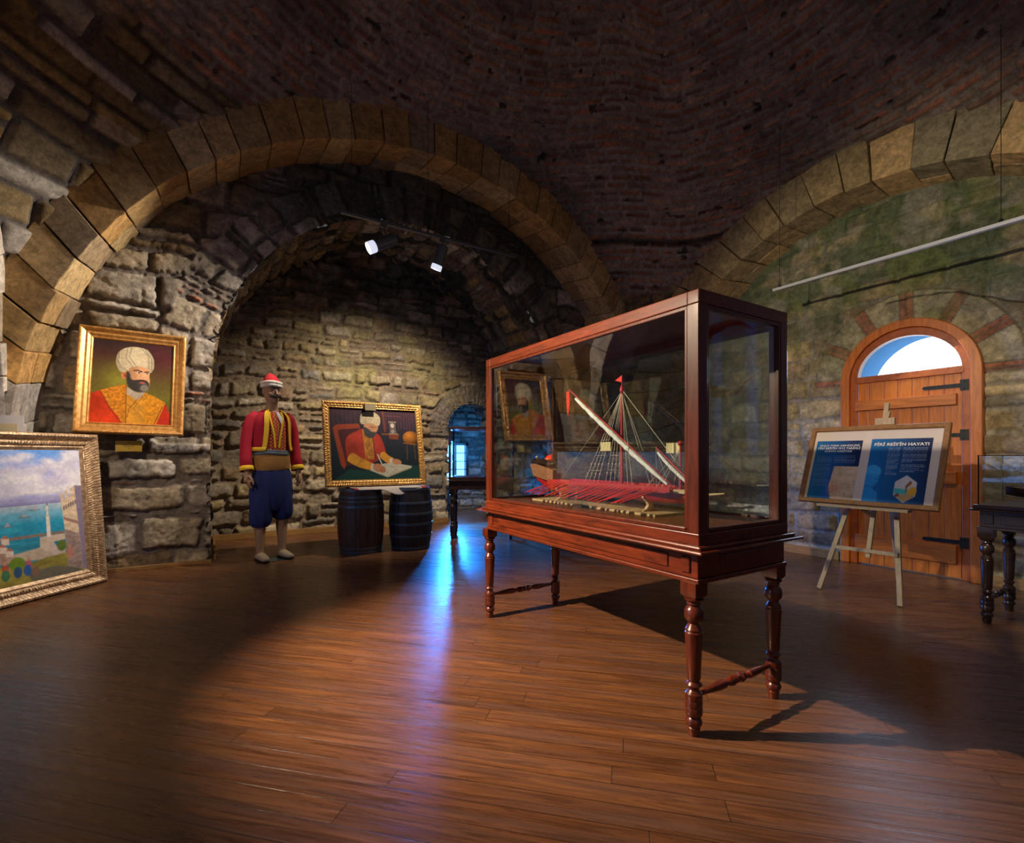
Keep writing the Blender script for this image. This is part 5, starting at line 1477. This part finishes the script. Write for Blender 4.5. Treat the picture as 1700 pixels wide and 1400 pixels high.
for s in (-1, 1):
    sl = MB(); sl.tube([(s * .108, .060, .036), (s * .109, .03, .042), (s * .110, -.03, .044), (s * .116, -.10, .034), (s * .121, -.16, .030), (s * .124, -.195, .040)], [(.032, .034), (.042, .042), (.046, .040), (.047, .030), (.032, .020), (.008, .008)], 14)
    so_ = sl.build('slipper', plain('pale_leather', (.42, .33, .23), .6), man, smooth=True)
    MB().tube([(s * .108, .07, .010), (s * .111, -.05, .010), (s * .120, -.17, .012)], [(.036, .008), (.046, .008), (.028, .007)], 12).build('sole', M_BLACK, so_, smooth=True)
MB().box(-.14, .17, -.14, .10, 0, .004).build('stand_plate', plain('teal_plate', (.03, .09, .10), .3, .3), man)


# ------------------------------------------------------------------ board on the easel
es = tag(empty('easel', (4.10, 1.65, 0)), 'raw beech studio easel holding the blue notice board by the door', 'easel')
def es_bar(name, a, b_, w=.032, d=.020, up=(1, 0, 0)):
    o_ = Vector((4.10, 1.65, 0)); m_ = MB(); m_.bar(Vector(a) - o_, Vector(b_) - o_, w, d, up); return m_.build(name, M_EASEL, es, bevel=.002)
es_bar('leg', (4.055, 1.955, .006), (4.215, 1.640, 1.22)); es_bar('leg', (4.045, 1.425, .006), (4.215, 1.525, 1.22)); es_bar('rear_leg', (4.90, 1.74, .006), (4.25, 1.60, 1.25), .03, .02)
es_bar('mast', (4.085, 1.635, .30), (4.245, 1.575, 1.43), .03, .022)
es_bar('crossbar', (4.08, 1.862, .345), (4.075, 1.445, .350), .024, .030)
es_bar('top_block', (4.232, 1.66, 1.20), (4.232, 1.51, 1.20), .035, .03)
es_bar('shelf', (3.955, 1.91, .672), (3.955, 1.34, .672), .075, .018, (0, 0, 1)); es_bar('shelf_bracket', (3.975, 1.62, .655), (4.13, 1.62, .60), .03, .02, (0, 0, 1))
es_bar('top_clip', (4.185, 1.625, 1.292), (4.185, 1.505, 1.292), .05, .03); es_bar('clip_post', (4.19, 1.565, 1.28), (4.245, 1.565, 1.36), .025, .03)
BW, BH = .865, .615
bd = tag(empty('notice_board', (3.930, 1.61, .684), (R(-21.5), 0, R(-90))), 'brown-framed notice board with two blue Turkish posters resting on the easel', 'notice board')
frame_mesh('board_frame', BW, BH, [(0, 0), (0, .022), (.004, .026), (.030, .024), (.036, .014), (.036, 0)], M_BOARDF, bd)
W, Hh = BW - .066, BH - .066
c = Cv(W, Hh, .0028, (.56, .50, .47))
tone = .06 * (fbm(c.x * 5, c.y * 5, 3) - .5)
c.c += tone[..., None]
p1 = (.022, .338, -.002, .470); p2 = (.392, .748, -.002, .478)
def poster(p, left_light):
    x0, x1, y0, y1 = p
    k = ((c.x > x0) & (c.x < x1) & (c.y > y0) & (c.y < y1)).astype(float)
    q = (c.x - x0) / (x1 - x0) + .25 * (c.y - y0) / (y1 - y0); q = np.clip(q / 1.1, 0, 1)
    col = np.array((.006, .15, .46))[None, None] * (1 - q[..., None]) + np.array((.004, .018, .08))[None, None] * q[..., None]
    c.c = c.c * (1 - k[..., None]) + col * k[..., None]
poster(p1, 1); poster(p2, 1)
def textblock(x0, x1, y0, y1, col, a=.55, lead=.0105, seed=1):
    rr = random.Random(seed); y = y1
    while y > y0:
        x = x0
        xe = x1 - (rr.random() < .15) * (x1 - x0) * rr.uniform(.2, .6)
        while x < xe:
            w_ = rr.uniform(.006, .022); c.mixc(((c.x > x) & (c.x < min(x + w_, xe)) & (np.abs(c.y - y) < .0020)).astype(float) * a, col); x += w_ + .004
        y -= lead
tb = (.40, .50, .72)
textblock(.040, .150, .285, .345, tb, .35, seed=1); textblock(.165, .310, .285, .345, tb, .4, seed=2); textblock(.035, .150, .10, .275, tb, .22, seed=3)
textblock(.505, .575, .20, .405, tb, .45, seed=4); textblock(.590, .725, .37, .405, tb, .5, seed=5); textblock(.590, .725, .30, .358, tb, .5, seed=6); textblock(.590, .725, .225, .285, tb, .5, seed=7)
c.poly([(.175, .262), (.345, .262), (.352, .14), (.345, -.01), (.190, -.01), (.160, .11)], (.52, .40, .27), .002, shade=lambda x, y: .7 + .6 * fbm(x * 30, y * 30, 4))
c.ell(.20, .085, .035, .05, (.52, .20, .08), .03, .6); rr = random.Random(9)
for _ in range(46): c.ell(rr.uniform(.18, .34), rr.uniform(.01, .255), rr.uniform(.002, .005), rr.uniform(.002, .004), (.22, .13, .06), .002, .8)
c.mixc(((c.x > .338) & (c.x < .36) & (c.y < .27)).astype(float), (.56, .50, .47))
# pale blue bust at the foot of the right-hand poster
c.ell(.432, .225, .050, .052, (.03, .30, .72)); c.mixc(((c.x > .35) & (c.x < .392)).astype(float), (.56, .50, .47))
for i in range(5): c.line([(.395, .215 + i * .012), (.43, .225 + i * .013), (.474, .210 + i * .008)], .003, (.05, .34, .75), .6, .002)
c.poly([(.393, .205), (.47, .20), (.475, .175), (.470, .14), (.452, .12), (.445, .10), (.480, .07), (.485, -.01), (.393, -.01)], (.02, .24, .62), .004, smooth=False)
c.line([(.455, .172), (.472, .170)], .004, (.006, .07, .28)); c.line([(.452, .145), (.468, .145)], .003, (.006, .07, .28)); c.line([(.400, .12), (.445, .11)], .004, (.006, .08, .30))
hx6 = [(.635 + .070 * math.cos(R(90 + 60 * i)), .108 + .098 * math.sin(R(90 + 60 * i)) ) for i in range(6)]
c.poly(hx6, (.50, .52, .55), .002)
c.poly([(.575, .062), (.605, .040), (.635, .012), (.69, .055), (.69, .075), (.64, .07)], (.45, .30, .14), .003); c.poly([(.577, .07), (.66, .07), (.66, .105), (.577, .11)], (.05, .42, .45), .004)
c.poly([(.640, .075), (.665, .12), (.69, .125), (.700, .10), (.694, .065)], (.60, .34, .03), .004); c.ell(.662, .140, .012, .014, (.6, .5, .3)); c.poly([(.640, .07), (.648, .12), (.670, .15), (.66, .17), (.635, .13)], (.25, .10, .04), .003); c.poly([(.577, .06), (.60, .08), (.61, .06), (.59, .045)], (.2, .07, .04))
c.build('posters', M_PRINT, bd, -W / 2, .033, -.010, brush=False)
MB().box(-BW / 2 + .01, BW / 2 - .01, -.004, .004, .01, BH - .01).build('backing', M_DARKW, bd)
def text(s, x, z, size, parent, mat, wid=None, y=-.0115, off=.0004):
    cu = bpy.data.curves.new('poster_title', 'FONT'); cu.body = s; cu.size = size; cu.align_x = 'CENTER'; cu.extrude = .0004; cu.offset = off
    o_ = bpy.data.objects.new('poster_title', cu); COL.objects.link(o_); cu.materials.append(mat); o_.parent = parent
    o_.location = (x, y, z); o_.rotation_euler = (R(90), 0, 0)
    bpy.context.view_layer.update()
    sx_ = wid / o_.dimensions.x if wid and o_.dimensions.x > 0 else 1
    me = bpy.data.meshes.new_from_object(o_.evaluated_get(bpy.context.evaluated_depsgraph_get()))
    q_ = bpy.data.objects.new('poster_title', me); COL.objects.link(q_); q_.parent = parent; q_.location = o_.location; q_.rotation_euler = o_.rotation_euler; q_.scale.x = sx_
    bpy.data.objects.remove(o_)
    return q_
M_INK = plain('white_print', (.72, .72, .74), .6, 0, .02)
x0 = -W / 2
text("ÜNLÜ TÜRK DENİZCİSİ", x0 + .182, .033 + .424, .017, bd, M_INK, .275)
text("PİRİ REİS'İN 1513 TARİHLİ", x0 + .182, .033 + .400, .022, bd, M_INK, .290)
text("DÜNYA HARİTASI", x0 + .182, .033 + .376, .022, bd, M_INK, .185)
text("PİRİ REİS'İN HAYATI", x0 + .572, .033 + .424, .029, bd, M_INK, .315, off=.0008)

# ------------------------------------------------------------------ small cabinet by the little opening
cb_ = tag(empty('display_cabinet', (2.52, 5.50, 0), (0, 0, R(-32))), 'small dark table cabinet with glass top case standing before the blue-lit opening', 'display cabinet')
w_, d_ = .80, .40
mb = MB(); mb.box(0, w_, 0, d_, .615, .72); mb.box(-.02, w_ + .02, -.02, d_ + .02, .72, .738); mb.build('apron', M_DARKW, cb_, bevel=.003)
for x in (.04, w_ - .04):
    for y in (.04, d_ - .04): make_leg('leg', cb_, (x, y, 0), .62, M_DARKW, .95, 1.08)
for x in (.04, w_ - .04): stretcher(cb_, (x, .065, .155), (x, d_ - .065, .155), M_DARKW)
mb = MB()
for x in (.01, w_ - .01):
    for y in (.01, d_ - .01): mb.box(x - .013, x + .013, y - .013, y + .013, .738, 1.385)
for y in (.01, d_ - .01): mb.box(0, w_, y - .013, y + .013, 1.36, 1.395); mb.box(0, w_, y - .013, y + .013, .738, .775)
for x in (.01, w_ - .01): mb.box(x - .013, x + .013, 0, d_, 1.36, 1.395); mb.box(x - .013, x + .013, 0, d_, .738, .775)
mb.build('case_frame', M_DARKW, cb_, bevel=.002)
for y in (.01, d_ - .01): MB().box(.02, w_ - .02, y - .002, y + .002, .77, 1.365).build('glass_pane', M_GLASS2, cb_)
for x in (.01, w_ - .01): MB().box(x - .002, x + .002, .02, d_ - .02, .77, 1.365).build('glass_pane', M_GLASS2, cb_)
for z in (.76, .86, .93, 1.02): MB().ball((-.012, .05, z), .007, 8, 6).build('stud', M_ALU, cb_)

# ------------------------------------------------------------------ glass table case at the right with a dark boat
tc_ = tag(empty('table_case', (4.35, 1.0, 0)), 'dark walnut table with a low all-glass case, right of the arched door', 'display case')
L_ = 1.35
mb = MB(); mb.box(-.245, .245, -L_ + .035, .035, .600, .700); mb.box(-.258, .258, -L_ + .022, .048, .585, .600); apx = mb.build('apron', M_DARKW, tc_, bevel=.003)
mb = MB(); mb.box(-.285, .285, -L_ - .02, .075, .700, .712); mb.box(-.272, .272, -L_ - .01, .062, .712, .738); mb.build('table_top', M_DARKW, tc_, bevel=.004)
pn = MB(); pn.box(-.251, -.245, -L_ + .12, -.06, .62, .68); pn.box(-.252, -.245, -.030, .012, .62, .68); pn.build('apron_panel', M_DARKW, apx, bevel=.004)
for x in (-.225, .225):
    for y in (.005, -L_ + .07): make_leg('leg', tc_, (x, y, 0), .590, M_DARKW, 1.0, 1.02)
for y in (.005, -L_ + .07): stretcher(tc_, (-.20, y, .150), (.20, y, .150), M_DARKW)
gx, g0, g1 = .245, -L_ + .02, .040
for nm, bx in (('glass_pane', (-gx, -gx + .005, g0, g1)), ('glass_pane', (gx - .005, gx, g0, g1)), ('glass_pane', (-gx, gx, g1 - .005, g1)), ('glass_pane', (-gx, gx, g0, g0 + .005))):
    MB().box(*bx, .738, 1.036).build(nm, M_GLASS2, tc_)
MB().box(-gx - .004, gx + .004, g0 - .004, g1 + .004, 1.036, 1.042).build('glass_lid', M_GLASS2, tc_)
eg = MB()
for x in (-gx, gx): eg.box(x - .004, x + .004, g0, g1, 1.042, 1.046)
for y in (g0, g1): eg.box(-gx - .004, gx + .004, y - .004, y + .004, 1.042, 1.046)
for x in (-gx, gx): eg.box(x - .003, x + .003, g1 - .003, g1 + .003, .738, 1.042)
eg.build('edge_strip', M_BLACK, tc_)
bt = tag(empty('boat_model', (4.30, .54, .739)), 'small dark boat model inside the low glass case at the right edge', 'boat model')
mb = MB(); vs = []; fs = []
for i in range(25):
    y = -.42 + .84 * i / 24; u = y / .42; w__ = .065 * (1 - abs(u) ** 3.0); top = .085 + .025 * u * u
    for j in range(11):
        a = PI * j / 10; vs.append((-w__ * math.cos(a), y, top - (top - .03 - .03 * u ** 4) * math.sin(a) ** .8))
for i in range(24):
    for j in range(10): fs.append((i * 11 + j, i * 11 + j + 1, i * 11 + 12 + j, i * 11 + 11 + j))
    fs.append((i * 11, i * 11 + 11, i * 11 + 21, i * 11 + 10))
mb.add(vs, fs); mb.build('hull', M_DARKW, bt, smooth=True)
MB().box(-.03, .03, .05, .17, .085, .13).box(-.05, .05, -.28, -.10, .085, .12).build('deck_house', M_DARKW, bt, bevel=.003)
MB().tube([(0, 0, .08), (0, 0, .27)], .004, 8).build('mast', M_DARKW, bt)
MB().box(-.03, .03, -.20, -.17, 0, .045).box(-.03, .03, .17, .20, 0, .045).build('cradle', M_DARKW, bt)

# ------------------------------------------------------------------ lighting tracks
def track(name, a, b_, wires, mat, label, group=None):
    a = Vector(a); b_ = Vector(b_); t = tag(empty(name, a), label, 'lighting track', group)
    m_ = MB(); m_.bar(Vector((0, 0, 0)), b_ - a, .034, .026); m_.build('rail', mat, t, bevel=.003)
    for p, zt_ in wires:
        p = Vector(p) - a; m_ = MB(); m_.tube([p, p + Vector((0, 0, zt_ - (a.z + p.z)))], .0022, 6); m_.lathe([(.012, .012), (.012, .03), (.004, .04)], p, 10)
        m_.build('suspension_wire', M_BLACK, t)
    return t


TZ = 3.365
track('lighting_track', (1.077, 4.80, TZ), (3.066, 4.80, TZ), [((1.175, 4.80, TZ), float(dome_z(1.175, 4.80)) - .01), ((1.96, 4.80, TZ), float(dome_z(1.96, 4.80)) - .01), ((2.96, 4.80, TZ), float(dome_z(2.96, 4.80)) - .01)], M_HEAD, 'dark lighting track carrying two lit spotlights under the big stone arch')
RZ = 2.625
track('lighting_track', (4.6, 2.63, RZ), (4.6, -.1, RZ), [((4.6, 2.57, RZ), float(dome_z(4.6, 2.57)) - .01), ((4.6, 1.05, RZ), float(dome_z(4.6, 1.05)) - .01), ((4.6, 0, RZ), float(dome_z(4.6, 0)) - .01)], plain('pale_grey_track', (.60, .61, .64), .4, .1, .05), 'long pale grey lighting track hanging high before the arched door')
M_LENS = emis('lit_lens', (.9, .93, 1.0), 9); M_CUP = emis('glowing_cup', (.80, .85, 1.0), .8)


def spotlight(name, top, c0, c1, r, label, cup=.045):
    top = Vector(top); c0 = Vector(c0); c1 = Vector(c1)
    s = tag(empty(name, top), label, 'spotlight', None)
    ax = (c1 - c0).normalized(); mid = c0.lerp(c1, .35)
    m_ = MB(); m_.box(-.030, .030, -.014, .014, -.045, -.013); m_.tube([(0, 0, -.03), mid - top + Vector((0, 0, r * .6))], .008, 8); m_.build('bracket', M_HEAD, s)
    Lh = (c1 - c0).length
    q = ax.to_track_quat('Z', 'Y').to_matrix().to_4x4(); M_ = Matrix.Translation(c0 - top) @ q
    m_ = MB(); m_.lathe([(r * .55, 0), (r * .9, .006), (r, .02), (r, Lh - cup), (r * .92, Lh - cup), (r * .92, Lh - cup - .01)], n=24, M=M_, cap=True); m_.build('housing', M_HEAD, s, smooth=True)
    m_ = MB(); m_.lathe([(r * .93, Lh - cup), (r * 1.02, Lh - cup + .008), (r * 1.02, Lh)], n=24, M=M_, cap=False); g_ = m_.build('glass_cup', M_CUP, s, smooth=True); md_ = g_.modifiers.new('thick', 'SOLIDIFY'); md_.thickness = .003
    m_ = MB(); m_.lathe([(r * .90, Lh - .006), (.001, Lh - .002)], n=24, M=M_, cap=False); m_.lathe([(r * .90, Lh - .012), (.001, Lh - .012)], n=24, M=M_, cap=False); m_.build('lens', M_LENS, s)
    return s


spotlight('track_spotlight', (1.49, 4.80, TZ), (1.60, 4.77, 3.225), (1.335, 4.80, 3.075), .058, 'spotlight on the track turned left with its bright round lens showing', .075)
spotlight('track_spotlight', (2.128, 4.80, TZ), (2.135, 4.79, 3.285), (2.085, 4.89, 3.045), .056, 'spotlight on the track pointing down with a glowing glass cup', .055)
track('lighting_track', (-.88, 3.30, 2.70), (-.88, 1.0, 2.70), [((-.88, 3.25, 2.70), float(dome_z(-.88, 3.25)) - .01), ((-.88, 1.8, 2.70), float(dome_z(-.88, 1.8)) - .01)], M_HEAD, 'dark lighting track along the left arch, outside the picture')
spotlight('track_spotlight', (KEY.x, KEY.y, 2.70), KEY + Vector((-.20, .06, .13)), KEY + Vector((-.012, .003, .008)), .05, 'spotlight on the left track aimed at the ship case', .03)
spotlight('track_spotlight', (KEY2.x, KEY2.y, 2.70), KEY2 + Vector((-.04, -.16, .12)), KEY2 + Vector((-.004, -.012, .010)), .05, 'spotlight on the left track aimed at the turban portrait', .03)

spotlight('track_spotlight', (KEY3.x, KEY3.y, 2.70), KEY3 + Vector((-.22, 0, .03)), KEY3 + Vector((-.012, 0, .001)), .05, 'spotlight on the left track aimed over the case at the door wall', .03)
# ------------------------------------------------------------------ banner outside the picture, seen only mirrored in the case
ban = tag(empty('banner', (4.80, -.98, 0)), 'white hanging banner with a red crescent, mirrored in the end glass of the big case', 'banner')
A_, B_ = np.meshgrid(np.linspace(-.62, .62, 110), np.linspace(.9, 2.85, 160), indexing='ij')
P = np.stack([.05 * np.sin(A_ * 17) * (3.0 - B_) / 2 + .02 * np.sin(A_ * 31 + B_), A_, B_], -1)
r1 = np.hypot(A_ + .0, B_ - 2.1); r2 = np.hypot(A_ - .10, B_ - 2.1)
k = sstep(.43, .42, r1) * sstep(.335, .345, r2)
Cc = np.ones(P.shape) * np.array((.72, .72, .74)); Cc = Cc * (1 - k[..., None]) + np.array((.60, .02, .02)) * k[..., None]
bo = grid_mesh('banner_cloth', P, Cc, np.ones(P.shape[:2], bool), vcol('banner_cotton', .9, .1, 80, .05), None, ban)
md = bo.modifiers.new('thick', 'SOLIDIFY'); md.thickness = .002
MB().tube([(0, -.70, 2.87), (0, .70, 2.87)], .012, 10).tube([(.02, -.68, .0), (.02, -.68, 2.88)], .014, 10).tube([(.02, .68, .0), (.02, .68, 2.88)], .014, 10).box(-.15, .19, -.70, -.66, 0, .02).box(-.15, .19, .66, .70, 0, .02).build('banner_stand', M_BLACK, ban)
